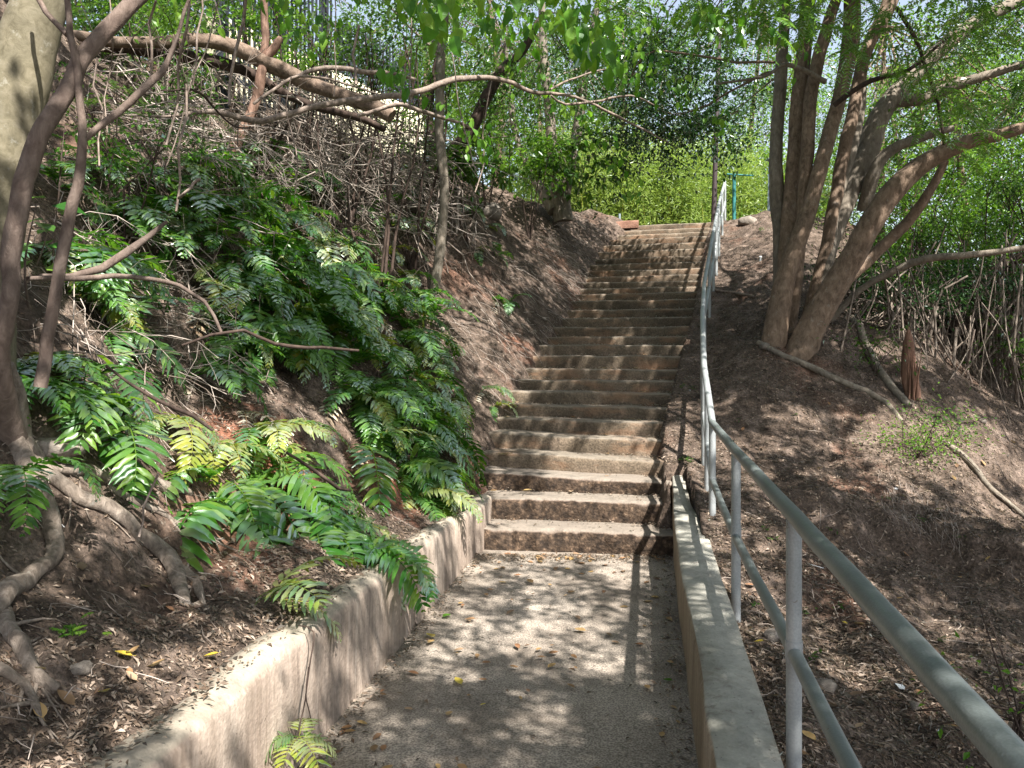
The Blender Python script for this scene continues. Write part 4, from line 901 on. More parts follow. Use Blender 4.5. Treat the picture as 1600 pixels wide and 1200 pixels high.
def clods():
    n = 9000; t = rng.random(n); y = 1.3 * (14 / 1.3) ** t; x = rng.uniform(-.72, .72, n) * (y + .5); k = ((x < XL(y) - .15) | (x > XR(y) + .22)); x = x[k]; y = y[k]; m = len(x)
    o = np.array([(1, 0, 0), (-1, 0, 0), (0, 1, 0), (0, -1, 0), (0, 0, 1), (0, 0, -1), (.7, .7, .3), (-.7, .7, -.2), (.6, -.7, .3), (-.7, -.6, .3)], float)[:6]
    f = np.array([(0, 2, 4), (2, 1, 4), (1, 3, 4), (3, 0, 4), (2, 0, 5), (1, 2, 5), (3, 1, 5), (0, 3, 5)])
    s_ = .004 + .016 * rng.random(m) ** 4; V = o[None] * s_[:, None, None] * rng.uniform(.5, 1.4, (m, 6, 3)); a = rng.random(m) * 6.28; c, q = np.cos(a), np.sin(a)
    V = np.stack([V[..., 0] * c[:, None] - V[..., 1] * q[:, None], V[..., 0] * q[:, None] + V[..., 1] * c[:, None], V[..., 2] * .7], -1) + np.stack([x, y, ground_z(x, y) + s_ * .3], -1)[:, None]
    mb = MB(); mb.quads(V.reshape(-1, 3), (np.arange(m)[:, None, None] * 6 + f[None]).reshape(-1, 3)); tag(mb.build('earth_clods', SOIL, smooth=False), 'small clods and gravel lying on the earth slopes', None, None, 'stuff')
clods()
def sticks():
    mb = MB(); n = 2600; t = rng.random(n); y = 1.5 * (16 / 1.5) ** t; x = rng.uniform(-.72, .72, n) * (y + .4)
    for a, b in zip(x, y):
        if XL(b) - .2 < a < XR(b) + .25: continue
        ang = rng.random() * 6.28; L = rng.uniform(.05, .20) * min(1, b / 5 + .1); p = [np.array((a + math.cos(ang) * L * k + rng.normal() * .008, b + math.sin(ang) * L * k + rng.normal() * .008, 0)) for k in (-.5, 0, .5)]
        for q in p: q[2] = float(ground_z(q[0], q[1], False)) + .018 + .02 * rng.random()
        tube(mb, p, [.0012, .002, .001], 4, .06, caps=False, r=rng.random() * .75)
    tag(mb.build('twig_litter', TWIGM), 'small dry sticks scattered over the earth slopes', None, None, 'stuff')
sticks()
def step_litter():
    mb = MB(); A = []
    for i in range(29):
        for k in range(260):
            d = DN[i]; xl, xr = float(XL(d)), float(XR(d)); r_ = random.random()
            x = xl - .15 + abs(random.gauss(0, .16)) if r_ < .35 else xr - abs(random.gauss(0, .10)) if r_ < .55 else random.uniform(xl, xr)
            back = .34 - abs(random.gauss(0, .05)) if random.random() < .65 else random.uniform(.03, .33)
            A.append((x, d - float(tan_a(d)) * (x - (xl + xr) / 2) + back, ZN[i] + .006 + random.random() * .012 + (.02 if r_ < .35 else 0)))
    for k in range(2600):
        r_ = random.random()
        if r_ < .45: y = 6.2 - abs(random.gauss(0, .12)); x = random.uniform(.169 * y - 1.32, .169 * y + .18)
        elif r_ < .7: y = random.uniform(1.8, 6.2); x = .169 * y - 1.33 + abs(random.gauss(0, .06))
        elif r_ < .92: y = random.uniform(1.8, 6.2); x = .169 * y + .19 - abs(random.gauss(0, .09))
        else: y = random.uniform(1.8, 6.2); x = random.uniform(.169 * y - 1.33, .169 * y + .19)
        A.append((x, y, .012 + random.random() * .006))
    for k in range(700):
        y = random.uniform(1.6, 6.1); A.append((.169 * y - 1.345 - random.random() ** .5 * .11, y, float(np.interp(y, [0, 3, 5.4, 6.0, 6.22], [.52, .505, .42, .385, .36])) + .012))
    A = np.array(A); m = len(A); N = np.stack([rng.normal(size=m) * .35, rng.normal(size=m) * .35, np.ones(m)], 1); D = rng.normal(size=(m, 3)) * (1, 1, .15); s_ = rng.uniform(.010, .038, m)
    leafquads(mb, A, s_, s_ * rng.uniform(.25, .6, m), N, D, rng.random(m), fold=.3)
    tag(mb.build('crumbled_litter', LITM, smooth=False), 'crumbs of dead leaf packed against the risers, walls and step ends', None, None, 'stuff')
step_litter()
# fallen leaves one can count on path and steps
def leaf_mesh(mat, sd):
    random.seed(sd); mb = MB(); L = 1.0; n = 7; us = np.linspace(0, 1, n); wv = .26 * np.sin(np.pi * us ** .8) ** .8
    curl = rng.uniform(.1, .35); tw = rng.uniform(-.3, .3); V = np.zeros((n, 3, 3))
    for i, u in enumerate(us):
        for j, s in enumerate((-1, 0, 1)): V[i, j] = (s * wv[i], u - .5, abs(s) * wv[i] * .5 + curl * (u - .5) ** 2 + tw * s * wv[i] * (u - .5) + .02)
    grid(mb, V); tube(mb, [(0, -.5, .1), (0.02, -.68, .12)], .012, 4, .1, caps=False); return mb.mesh('leaf', mat)
LM = [leaf_mesh(LITB, k) for k in range(6)]; LY = [leaf_mesh(YEL, k) for k in range(2)]; LG = [leaf_mesh(LF_B, 3)]
ply = [(672, 997, 'yellow-green leaf lying where the path meets the left wall'), (738, 1042, None), (715, 1068, 'thin curled yellow leaf in the middle of the path')]
def put_leaf(me, x, y, z, s, label, grp, n=None):
    e = Vector(n if n is not None else (0, 0, 1)).to_track_quat('Z', 'Y').to_euler(); 
    o = link('fallen_leaf', me, None, (x, y, z + .004), (e.x + random.uniform(-.15, .15), e.y + random.uniform(-.15, .15), random.uniform(0, 6.28)), s)
    tag(o, label, 'leaf', grp)
cnt = 0
for k in range(170):
    y = random.uniform(2.2, 6.2); a = .169 * y - 1.33; b = .169 * y + .19; r_ = random.random()
    u = r_ ** 2.2 if random.random() < .3 else 1 - r_ ** 2.5 if random.random() < .45 else r_
    x = a + .05 + (b - a - .1) * u
    if k < 50: y = 6.22 - abs(random.gauss(0, .18)); x = random.uniform(.169 * y - 1.3, .169 * y + .15)
    put_leaf(random.choice(LM), x, y, .003, random.uniform(.025, .075), 'small brown dry leaf lying loose on the concrete landing', 'dry leaves on the landing')
for i in range(1, 22):
    for k in range(5 if i < 10 else 2):
        d = DN[i]; x = random.uniform(XL(d) - .05, XR(d)); u = random.random() ** 2
        if random.random() < .45: x = XL(d) + abs(random.gauss(0, .12)) if random.random() < .6 else XR(d) - abs(random.gauss(0, .08))
        y = d - float(tan_a(d)) * (x - (XL(d) + XR(d)) / 2) + .33 - .25 * u
        put_leaf(random.choice(LM), x, y, ZN[i] + .008, random.uniform(.04, .09), 'small brown dry leaf lying on a tread of the stairs', 'dry leaves on the steps')
for (px, py, me, s, lb) in [(672, 997, LY[0], .09, 'yellow green leaf beside the foot of the left wall'), (716, 1068, LY[1], .075, 'narrow yellow leaf in the middle of the landing'), (755, 1104, LY[0], .03, 'tiny yellow leaf near the bottom of the landing'),
                        (698, 965, LG[0], .07, 'fresh green leaf lying on the landing'), (1043, 1066, LG[0], .05, 'green leaf at the foot of the kerb wall'), (828, 911, LM[0], .08, 'pale curled leaf in front of the first step'),
                        (1186, 1015, LY[0], .05, 'yellow leaf on the earth between post and kerb wall'), (1320, 983, LY[1], .04, 'yellow leaf behind the second handrail post'), (330, 1037, LY[0], .05, 'yellow leaf on the earth behind the left wall'), (786, 722, LM[2], .12, 'large tan leaf on the fourth step')]:
    if 700 < py or py < 760: pass
    if 520 < px < 1050 and py > 870: d = EYE * F / (py - HY); x, y, z = (px - CX) / F * d, d, .004
    elif py == 722: d = 7.45; x, y, z = (px - CX) / F * d, d, ZN[3] + .02
    else: x, y, z = hit([px], [py], 1.5)[0]; z += .02
    put_leaf(me, float(x), float(y), float(z), s, lb, None)
for k in range(70):
    px, py = (random.uniform(1130, 1600), random.uniform(620, 1190)) if k < 50 else (random.uniform(60, 420), random.uniform(850, 1150))
    x, y, z = hit([px], [py], 1.5)[0]
    if .169 * y - 1.55 < x < .169 * y + .45 and y < 7: continue
    if XL(y) < x < XR(y): continue
    n = gn(x, y); put_leaf(random.choice(LM + LY[:1]) if k % 4 == 0 else random.choice(LM), float(x), float(y), float(z) + .012, random.uniform(.035, .07), 'curled tan leaf on the right earth slope' if k < 50 else 'curled tan leaf on the earth above the left wall', 'larger leaves on the right slope' if k < 50 else 'larger leaves above the left wall', n)

# ------------------------------------------------------------------ ferns
def frond_mesh(mat, e0, e1, pairs=21, pl=.23, pw=.047, sd=0, ragged=.1):
    mb = MB(); n = pairs; t = np.linspace(.12, 1, n)
    m = 60; el = np.linspace(R(e0), R(e1), m) + .06 * np.sin(np.linspace(0, 6, m) + sd); side = .15 * math.sin(sd * 2.3) * np.linspace(0, 1, m) ** 2
    pt = np.cumsum(np.stack([np.sin(side) / m, np.cos(el) / m, np.sin(el) / m], 1), 0)
    tg = np.gradient(pt, axis=0); tg /= np.linalg.norm(tg, axis=1)[:, None]
    tube(mb, [pt[0], pt[15], pt[30], pt[45], pt[59]], [.0085, .007, .005, .003, .001], 5, .06, caps=False, r=.5)
    for k in range(n):
        i = min(m - 1, int(t[k] * (m - 1))); c = pt[i]; T = tg[i]; sdv = np.cross(T, (0, 0, 1)); sdv /= np.linalg.norm(sdv) + 1e-9; Nn = np.cross(sdv, T)
        ln = pl * (math.sin(math.pi * (t[k] * .80 + .17)) ** .7) * (1 if k < n - 1 else .6)
        for s in (-1, 1):
            if rng.random() < ragged * .4: continue
            l = ln * rng.uniform(.85, 1.1); q = 7; us = np.linspace(0, 1, q); ww = pw * .5 * np.array([.25, .85, 1, .9, .7, .42, .03]) * (l / pl) ** .4
            d0 = s * sdv + T * (.30 + .5 * t[k] ** 2) + Nn * rng.normal() * .10; d0 /= np.linalg.norm(d0); dr = rng.uniform(.25, .7)
            V = np.zeros((q, 3, 3)); cur = c.copy(); dd_ = d0.copy()
            for j in range(q):
                ac = np.cross(Nn, dd_); ac /= np.linalg.norm(ac) + 1e-9
                wv = .006 * math.sin(j * 2.1 + k)
                V[j, 1] = cur; V[j, 0] = cur - ac * ww[j] + Nn * (ww[j] * .22 + wv); V[j, 2] = cur + ac * ww[j] + Nn * (ww[j] * .22 - wv)
                cur = cur + dd_ * l / (q - 1); dd_ = dd_ + np.array((0, 0, -dr / q)) + T * .03; dd_ /= np.linalg.norm(dd_)
            i0 = mb.n; grid(mb, V); mb.r[-1] = np.full(q * 3, np.clip(rng.random() * .5 + .15 + .25 * sd % 1 * .3, 0, 1))
    return mb.mesh('frond', mat)
FR = [frond_mesh(LF_F, a, b, sd=k) for k, (a, b) in enumerate([(50, -80), (35, -85), (15, -88), (60, -55), (5, -80), (40, -88)])]
FRY = [frond_mesh(LF_FY, a, b, sd=k + 9) for k, (a, b) in enumerate([(40, -80), (20, -85)])]
FRB = [frond_mesh(LF_FB, a, b, pairs=13, pl=.18, pw=.04, sd=k + 5, ragged=.6) for k, (a, b) in enumerate([(0, -85), (-20, -88)])]
FRB2 = [frond_mesh(LF_F, a, b, pairs=18, pl=.31, pw=.052, sd=k + 19) for k, (a, b) in enumerate([(40, -85), (15, -90), (-25, -92)])]
FRS = [frond_mesh(LF_FY, a, b, pairs=13, pl=.34, pw=.060, sd=k + 29) for k, (a, b) in enumerate([(50, -55), (25, -65)])]
def fern(loc, size, nf, label, grp, az0=-15, spread=75, big=False, yel=0, brown=0, fr=None, tilt=0):
    root = empty('fern', loc, label, 'fern', grp)
    for k in range(nf):
        r_ = random.random()
        me = random.choice(fr) if fr else random.choice(FRB) if k < brown else random.choice(FRY) if r_ < yel else random.choice(FRB2 if big else FR)
        az = az0 + (k / max(1, nf - 1) - .5) * 2 * spread + random.uniform(-12, 12)
        o = link('frond', me, root, (random.uniform(-.03, .03), random.uniform(-.03, .03), random.uniform(-.02, .02)), (R(random.uniform(-16, 16) + tilt), R(random.uniform(-18, 18)), R(az - 90)), size * random.uniform(.8, 1.3) * (.95 if big else 1.12))
    return root
def fern_px(px, py, size, nf, label, grp=None, dmin=1.5, **k):
    p = hit([px], [py], dmin)[0]; return fern((float(p[0]), float(p[1]), float(p[2]) + .01), size, nf, label, grp, **k)
# foreground, one by one
fern_px(140, 600, .50, 5, 'fern with yellow tipped drooping fronds right of the thin left stems', az0=-60, spread=60, big=True, yel=.35)
fern_px(165, 665, .52, 5, 'dark glossy fern hanging below the yellow tipped fern at left', az0=-75, spread=40, big=True)
fern_px(265, 668, .48, 4, 'lime green fern with long pointed leaflets above the bare root', az0=-60, spread=50, big=True, fr=FRY)
fern_px(345, 765, .66, 6, 'large dark glossy fern in front of the red earth scar', az0=-60, spread=75, big=True)
fern_px(410, 755, .70, 7, 'wide arching green fern spilling down toward the wall', az0=-40, spread=60, big=True)
fern_px(465, 800, .55, 6, 'fern with dense drooping fronds just above the wall', az0=-25, spread=55, big=True)
fern_px(345, 700, .42, 4, 'small yellow edged fern at the foot of the pale dry fronds', az0=-20, spread=60, fr=FRY)
fern_px(508, 830, .42, 4, 'yellow green fern hanging its tip over the wall top', az0=-35, spread=40, yel=.5)
fern_px(425, 940, .36, 3, 'small bright fern arching over the top of the left wall', az0=0, spread=30, fr=FRS)
fern_px(560, 868, .46, 3, 'short fern drooping over the wall face halfway along the wall', az0=-10, spread=30, big=True)
fern_px(10, 770, .34, 4, 'fern at the left edge beside the looping root', az0=-60, spread=60)
fern_px(15, 610, .40, 4, 'broad leaved fern at the left edge beside the gnarled root crown', az0=-50, spread=50, big=True)
fern_px(60, 600, .40, 4, 'fern growing between the two left stems', az0=-55, spread=50)
fern_px(350, 795, .75, 5, 'biggest dark green fern whose broad fronds hang straight down the earth scar', az0=-62, spread=38, fr=FRB2[1:])
fern_px(500, 835, .5, 5, 'dark fern whose fronds droop low behind the wall top', az0=-50, spread=40, fr=FRB2[1:])
fern_px(420, 690, .5, 6, 'mid green fern crowning the front fern cluster', az0=-40, spread=60, yel=.2)
# the hanging little fern on the wall face
mb = MB(); dW = 3.05; q = [np.array((float(lf(dd_)) + .02 + o_, dd_, z)) for dd_, o_, z in ((3.1, -.04, .53), (3.08, .03, .51), (3.02, .04, .40), (2.96, .05, .30), (2.88, .06, .225))]
hf = empty('wall_fern', tuple(q[-1]), 'little fern at the end of a dark runner hanging down the left wall face', 'fern')
tube(mb, q, .0028, 6, .03, wob=.004); tube(mb, [q[2], q[2] + (.0, -.05, -.08), q[2] + (.01, -.02, -.2)], .0022, 5, .03, wob=.004); mb.build('runner', BK_D, hf)
for az in (-100, -50, 0, 40, -150, 90): link('frond', random.choice(FRB2 + FRS * 2), hf, (0, 0, -.02), (R(-10), 0, R(az - 90)), random.uniform(.17, .24))
groups = [
    ('glossy fern below the brushwood', [(350, 290), (395, 265), (430, 320), (465, 290), (330, 385), (380, 400), (420, 370), (365, 330), (455, 350), (310, 340)], .55, 6, 0.1),
    ('glossy dark fern in the middle drift', [(475, 385), (520, 380), (440, 430), (495, 455), (540, 430), (480, 500), (540, 495), (410, 450), (470, 440), (515, 530), (440, 510), (555, 465)], .62, 6, .05),
    ('fern around the slender tree foot', [(600, 400), (620, 440), (640, 480), (600, 480), (650, 540), (625, 520), (665, 505), (600, 360), (640, 350), (580, 290), (555, 235), (620, 300), (575, 330)], .50, 5, .12),
    ('shiny fern beside the bottom steps', [(530, 590), (570, 620), (600, 600), (640, 640), (560, 660), (610, 680), (660, 690), (540, 630), (590, 570), (640, 600), (680, 650), (620, 730), (570, 700), (655, 740)], .52, 6, .15),
    ('yellowing fern near the steps', [(640, 615), (685, 640), (650, 665), (660, 760), (660, 570), (560, 540)], .42, 5, .85),
    ('fern among dead twigs at left', [(130, 420), (90, 400), (180, 330), (90, 300), (330, 545), (370, 560), (300, 590), (420, 560), (390, 520), (320, 450), (355, 470), (150, 260), (220, 290), (270, 265), (200, 370), (260, 400), (235, 340), (120, 480), (165, 520)], .50, 5, .15),
    ('small fern on bare earth', [(760, 355), (775, 400), (745, 395), (795, 480), (770, 470), (750, 615), (770, 640), (700, 545), (730, 330)], .30, 4, .35)]
ROWN = ['topmost', 'upper', 'middle', 'lower', 'lowest']
for lb, L_, sz, nf, yl in groups:
    jit = [(a + random.uniform(-26, 26), b + random.uniform(-22, 22)) for a, b in L_ if random.random() < (.12 if 'drift' in lb or 'brushwood' in lb else .35)] if 'small' not in lb else []
    pts_ = sorted(list(L_) + jit, key=lambda q: q[1]); per_ = max(1, math.ceil(len(pts_) / 5))
    rows_ = [sorted(pts_[q:q + per_]) for q in range(0, len(pts_), per_)]
    for ri, row in enumerate(rows_):
        for ci, (px, py) in enumerate(row):
            lab = '%s, %s from the left in its %s row' % (lb, ORD[ci], ROWN[ri] if len(rows_) == 5 else ORD[ri])
            fern_px(px, py, sz * random.uniform(.85, 1.2), max(3, nf - 1), lab, lb.replace('fern', 'ferns', 1), dmin=2.5, yel=max(yl, .18), brown=1 if random.random() < .35 else 0, az0=-25, spread=70)
tag(fern_px(385, 650, .4, 4, 'clump of pale dry dead fronds draped over the red earth', dmin=2.5, fr=FRB, az0=-40, spread=45), None, None)
fern_px(560, 500, .5, 4, 'pale brown dead fronds hanging in the middle of the green drift', dmin=2.5, fr=FRB, az0=-40, spread=45)

# feathery and broad leaved saplings
def sapling(px, py, h, n, label, mode, mat, grp=None, dmin=2.4, lean=(.2, -.2)):
    p = hit([px], [py], dmin)[0]; root = empty('sapling', tuple(p), label, 'sapling', grp); st = MB(); ml = MB()
    top = p + np.array((lean[0] * h, lean[1] * h, h)); tube(st, [p - (0, 0, .05), (p + top) / 2 + rng.normal(size=3) * .03, top], [.007, .005, .002], 6, .06)
    for k in range(n):
        t = .3 + .7 * (k + 1) / n; c = p + (top - p) * t; a = k * 2.4
        if mode == 'feather': pinnate(ml, c, (math.cos(a), math.sin(a), .35), h * rng.uniform(.35, .55), 15, .035, .012, droop=.9, r=.4)
        else:
            D = np.array((math.cos(a), math.sin(a), -.1)); e = c + D * .06; tube(st, [c, e], .0015, 4, .05, caps=False)
            leafquads(ml, e[None], np.array([h * .3 * rng.uniform(.7, 1.1)]), np.array([h * .17]), np.array([(0, -.5, 1.)]) + rng.normal(size=(1, 3)) * .25, D[None], np.array([rng.random()]), six=True, fold=.12)
    ml.build('foliage', mat, root, smooth=False); st.build('stem', BK_S, root)
fe = 'feathery saplings on the upper left bank'
sapling(165, 300, .75, 14, 'feathery leaved sapling right of the thin left stem near the log pile', 'feather', LF_F)
sapling(250, 360, .8, 16, 'dark feathery sapling left of the dense fern patch', 'feather', LF_D)
sapling(300, 330, .8, 14, 'tall feathery sapling beside the dense fern patch', 'feather', LF_F)
sapling(90, 330, .5, 10, 'feathery sapling between the big trunk and thin stem', 'feather', LF_F)
sapling(330, 450, .5, 10, 'bright feathery sapling on the twig covered bank', 'feather', LF_B)
sapling(195, 520, .42, 9, 'broad leaved seedling on the bank above the dark stick', 'broad', LF_A)
sapling(45, 480, .45, 9, 'broad leaved sapling behind the left stems', 'broad', LF_F)
sapling(80, 430, .4, 8, 'broad leaved seedling right of the big trunk', 'broad', LF_A)
sapling(215, 650, .16, 5, 'tiny seedling on the bank above the lime green fern', 'broad', LF_B)
sapling(745, 290, .9, 16, 'broad leaved sapling behind the slender tree', 'broad', LF_A, dmin=6)
sapling(690, 320, .6, 12, 'broad leaved sapling at the side of the slender tree', 'broad', LF_A, dmin=6)
sapling(870, 325, .5, 12, 'leafy sprout at the foot of the forked tree', 'broad', LF_A, dmin=8)
sapling(1005, 5, .1, 1, 'x', 'broad', LF_A) if False else None
def clover(px, py, size, n, label, grp=None, mat=LF_B):
    p = hit([px], [py], 1.3)[0]; ml = MB()
    for k in range(n):
        c = p + np.array((rng.normal() * size * .45, rng.normal() * size * .35, abs(rng.normal()) * size * .25 + .012))
        pinnate(ml, c, rdir(1, .3)[0] + (0, 0, .2), size * .5, 7, size * .17, size * .10, r=rng.random())
    tag(ml.build('seedling', mat, smooth=False, loc=tuple(p)), label, 'seedling', grp)
clover(128, 1010, .075, 14, 'bright green seedling on the bare earth above the left wall')
for (px, py) in [(1195, 832), (1262, 962), (1275, 1040), (1180, 955), (1310, 960), (1300, 838), (1205, 850), (1240, 655), (1150, 668), (1500, 860), (1385, 790), (1480, 1050), (1440, 815), (1470, 1010)]:
    clover(px, py, .05, 7, 'tiny green seedling in the leaf litter of the right slope', 'tiny seedlings on the right slope', LF_A)
for (px, py, lb) in [(1075, 610, 'green weed at the right end of a step beside the handrail'), (1070, 770, 'green weed beside the top end of the kerb wall'), (1190, 365, 'small weed on the right bank near the top of the steps')]: clover(px, py, .10, 10, lb, None, LF_A)

# ------------------------------------------------------------------ hanging root thicket on the right
def root_thicket():
    c = P(1500, 500, 11.0); gz = float(ground_z(c[0], c[1])); root = empty('strangler_fig', (c[0], c[1], gz), 'dark thicket of hanging aerial roots under the shrubs at the right edge', 'tree')
    mt = MB()
    for rows in ([(1345, 505, 11, 12), (1400, 500, 11, 16), (1470, 508, 10.8, 22), (1540, 514, 10.6, 20), (1640, 515, 10.4, 14)], [(1380, 540, 11.4, 14), (1480, 470, 11.4, 18), (1560, 420, 11.3, 20), (1640, 390, 11.2, 18)], [(1410, 640, 11.2, 26), (1415, 560, 11.3, 22), (1420, 460, 11.4, 20), (1440, 380, 11.6, 14)], [(1560, 640, 11.6, 20), (1570, 520, 11.7, 18), (1580, 400, 11.8, 16)]):
        p, r_ = px_path(rows); tube(mt, p, r_, 10, .12, rough=.12, wob=.03)
    mt.build('trunk', BK_D, root)
    ex = MB()
    for k in range(520):
        x = rng.uniform(1345, 1650); d = rng.uniform(9.6, 13.0); a = P(x, 450 + rng.normal() * 40, d); b = a + rng.normal(size=3) * (.35, .3, .1); b[2] = float(ground_z(b[0], b[1])); tube(ex, [a, (a + b) / 2 + rng.normal(size=3) * .12, b], rng.uniform(.004, .014), 4, .25, wob=.03, caps=False, r=rng.random())
    tag(ex.build('fine_roots', BK_ROOT, root), None, None, None, 'stuff')
    for k in range(95):
        x = rng.uniform(1380, 1625); d = rng.uniform(9.4, 12.2); y0 = 490 + rng.normal() * 35; y1 = 600 + rng.uniform(0, 75) + (x - 1500) * .15
        a = P(x, y0, d); bx = rng.normal() * 16; b = P(x + bx, y1, d); b[2] = min(b[2], float(ground_z(b[0], b[1])) + .02) if rng.random() < .8 else b[2]
        m = MB(); tube(m, [a, (a + b) / 2 + rng.normal(size=3) * .06, b], rng.uniform(.006, .022), 5, .2, wob=.02, caps=False); m.build('aerial_root', BK_DEAD if rng.random() < .2 else BK_ROOT, root)
    ml = MB(); crown(ml, P(1490, 430, 11.6), (1.5, .9, .55), 36, 70, .06, .032, clr=.3); ml.build('crown', LF_A, root, smooth=False)
root_thicket()
# split orange stump
def stump():
    p = hit([1424], [622], 6)[0]; mb = MB(); k = float(p[1]) / F; n = 11; us = np.linspace(0, 1, 16)
    hw = np.interp(us, [0, .25, .5, .8, 1], [9, 12, 12, 8, 1]) * k; cx = np.interp(us, [0, .4, 1], [5, 2, 3]) * k; ring = []
    for q, (u, h_, c_) in enumerate(zip(us, hw, cx)):
        th = np.linspace(0, 2 * math.pi, n, endpoint=False); rr = 1 + .3 * fbm(th * 2.2, th * 0 + u * 2.0, 3, 7)
        ring.append(np.stack([c_ + h_ * rr * np.cos(th), h_ * .45 * rr * np.sin(th) + .10 * u, np.full(n, -.15 + (108 * k + .15) * u)], 1))
    grid(mb, np.array(ring) + p, closed=True)
    for q in range(14): tube(mb, [p + (rng.normal() * .05, rng.normal() * .03 - .02, -.05), p + (rng.normal() * .04, rng.normal() * .03 - .03, rng.uniform(.2, .55))], [.012, .002], 5, .1, wob=.006)
    tag(mb.build('split_stump', WOOD, loc=tuple(p)), 'broken reddish orange stump split to a point in the gully right of the big tree', 'stump')
stump()
# rootlets on the eroded ledge of the right slope
mb = MB()
for k in range(260):
    px = random.uniform(1370, 1500); t = random.random(); x, y, z = hit([px], [760 + (px - 1370) * .5 + random.uniform(-25, 40)], 3)[0]
    p = np.array((x, y - .02, z + .02)); twig(mb, p, (rng.normal() * .25, -.5, -.8), random.uniform(.08, .25), .0016, rng.random(), 3, False, .4)
tag(mb.build('rootlet_fringe', TWIGM), 'fringe of fine dead roots hanging over the eroded ledge of the right slope', None, None, 'stuff')
# same on the bank beside the upper steps
mb = MB()
for k in range(900):
    Y_ = rng.uniform(8.5, 16); w_ = rng.uniform(.05, .8); x = float(XL(Y_)) - w_; z = float(ground_z(x, Y_))
    twig(mb, (x, Y_, z + .02), (1, -.3 + rng.normal() * .4, -.7), rng.uniform(.12, .4), .0022 * Y_ / 9, rng.random(), 3, False, .3)
tag(mb.build('rootlet_fringe', TWIGM), 'mesh of fine pale roots over the bare bank left of the upper steps', None, None, 'stuff')

# ------------------------------------------------------------------ rocks, rubbish, poles
def rock(px, py, s, label, grp=None, mat=ROCKM, sq=(1, .8, .6), dmin=1.4, sink=.3):
    p = hit([px], [py], dmin)[0]; mb = MB(); n = 14; th, ph = np.meshgrid(np.linspace(0, math.pi, n), np.linspace(0, 2 * math.pi, 2 * n), indexing='ij')
    v = np.stack([np.sin(th) * np.cos(ph), np.sin(th) * np.sin(ph), np.cos(th)], -1); so = random.random() * 50
    k = 1 + .22 * fbm(v[..., 0] * 1.5 + so, v[..., 1] * 1.5 + v[..., 2], 3, 5); v = np.sign(v) * np.abs(v) ** .8 * k[..., None]
    a = random.random() * 3; c, s_ = math.cos(a), math.sin(a); v = v * np.array(sq) * s; v[..., 0], v[..., 1] = v[..., 0] * c - v[..., 1] * s_, v[..., 0] * s_ + v[..., 1] * c
    grid(mb, v + p + np.array((0, 0, s * sq[2] * (1 - 2 * sink)))); tag(mb.build('rock', mat, loc=tuple(p)), label, 'rock', grp)
rock(85, 712, .10, 'large flat grey rock wedged behind the looping root', sq=(1.2, .9, .4))
rock(125, 755 + 300, .03, 'small pale stone under the bright green seedling')
rock(765, 308 + 30, .22, 'brown boulder half buried near the top of the bank', dmin=8)
rock(1195, 552, .06, 'small stone at the foot of the multi stemmed tree')
rock(1168, 350, .16, 'dark rock beside the handrail at the top of the steps', dmin=10)
for (px, py) in [(690, 520), (705, 530), (745, 500), (735, 490), (1430, 1110), (1290, 1075), (1210, 1000), (1535, 660), (1500, 660), (835, 520), (850, 500)]: rock(px, py, random.uniform(.025, .05), 'small stone lying on the bare earth', 'small stones on the slopes')
def card(px, py, sx, sy, label, rz=.4):
    x, y, z = hit([px], [py], 1.5)[0]; mb = MB(); box(mb, -sx / 2, sx / 2, -sy / 2, sy / 2, -.001, .001); o = mb.build('paper_scrap', WHITE, smooth=False)
    n = Vector(gn(x, y)).to_track_quat('Z', 'Y').to_euler(); o.location = (x, y, z + .015); o.rotation_euler = (n.x, n.y, n.z + rz); tag(o, label, 'litter')
card(1408, 1080, .055, .035, 'small white paper card lying on the right slope'); card(93, 826, .035, .025, 'white paper scrap beside the looping root', 1.2); card(1400, 768, .03, .02, 'white scrap on the eroded ledge', .2)
card(1275, 890, .09, .04, 'crumpled white scrap behind the handrail post', .9)
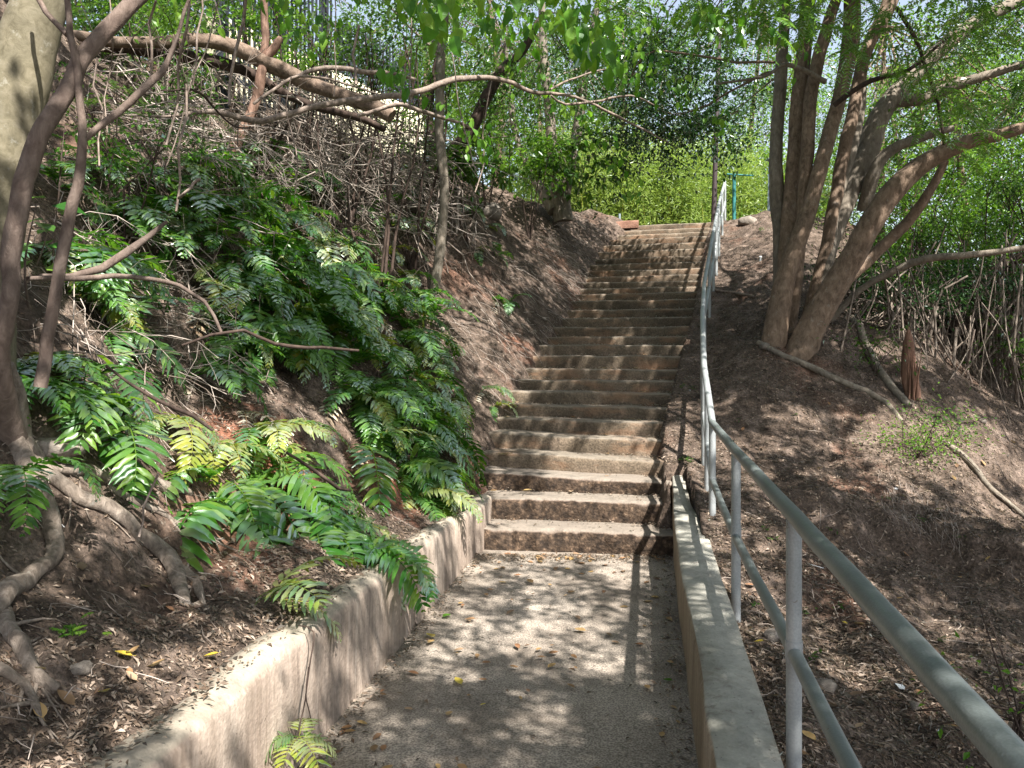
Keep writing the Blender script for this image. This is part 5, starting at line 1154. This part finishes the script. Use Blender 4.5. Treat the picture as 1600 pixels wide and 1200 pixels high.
def pole(name, px0, py0, px1, py1, d, wpx, mat, label, cat, square=False):
    a = P(px0, py0, d); b = P(px1, py1, d); g = float(ground_z(a[0], a[1])); a[2] = min(a[2], g) - .2; mb = MB(); r_ = wpx * d / F / 2
    tube(mb, [a, b], [r_, r_ * .9], 14 if not square else 4, .6); root = empty(name, (a[0], a[1], g), label, cat); mb.build('shaft', mat, root, smooth=not square); return root, a, b, r_
r_, a, b, q = pole('utility_pole', 1114, 345, 1124, 40, 17.6, 8, DARKM, 'dark brown slim pole at the head of the steps beside the handrail', 'pole')
mb = MB(); tube(mb, [b, b + (0, 0, .08)], [q * 1.5, q * 1.2], 12, .1); mb.build('cap', DARKM, r_)
r_, a, b, q = pole('teal_post', 1147, 345, 1147, 272, 18.2, 6, TEAL, 'teal T shaped post behind the top of the handrail', 'post')
mb = MB(); tube(mb, [b + (-.16, 0, .0), b + (.42, -.1, -.06)], [.018, .018], 10, .2); mb.build('crossbar', TEAL, r_)
r_, a, b, q = pole('grey_post', 1204, 356, 1206, 250, 17.0, 12, GREYP, 'square grey post left of the multi stemmed tree', 'post', True)
mb = MB(); box(mb, b[0] - .1, b[0] + .1, b[1] - .1, b[1] + .1, b[2], b[2] + .03); mb.build('cap', GREYP, r_, smooth=False)
r_, a, b, q = pole('marker_stake', 1187, 428, 1188, 402, 13.0, 4, PALE, 'small pale stake standing in the litter left of the tree', 'stake')
mb = MB(); tube(mb, [b, b + (0, 0, .02)], [q * 1.25, q * 1.1], 10, .05); mb.build('cap', WHITE, r_)
r_, a, b, q = pole('blue_stake', 968, 350, 968, 334, 17.4, 4, GREYP, 'short blue grey stake left of the top step', 'stake')
# red clay kerb block left of the top step
mb = MB(); x0 = 1.95; n = 30; xs = np.linspace(1.75, 2.62, n); prof = [(0, 0), (0, .12), (.02, .15), (.25, .155), (.25, 0)]
V = np.array([np.stack([xs, 16.55 - .3 * (xs - 2.6) + dy + .01 * fbm(xs * 6, xs * 0 + k, 2, 3), np.full(n, 4.12) + dz + .012 * fbm(xs * 5, xs * 0 + k, 2, 8) * (dz > .1)], 1) for k, (dy, dz) in enumerate(prof)])
grid(mb, V); [mb.quads(V[:, e], [list(range(5))]) for e in (0, n - 1)]; tag(mb.build('kerb_stone', BRICK, loc=(2.2, 16.5, 4.1)), 'worn red kerb stone at the left end of the top step', 'kerb')
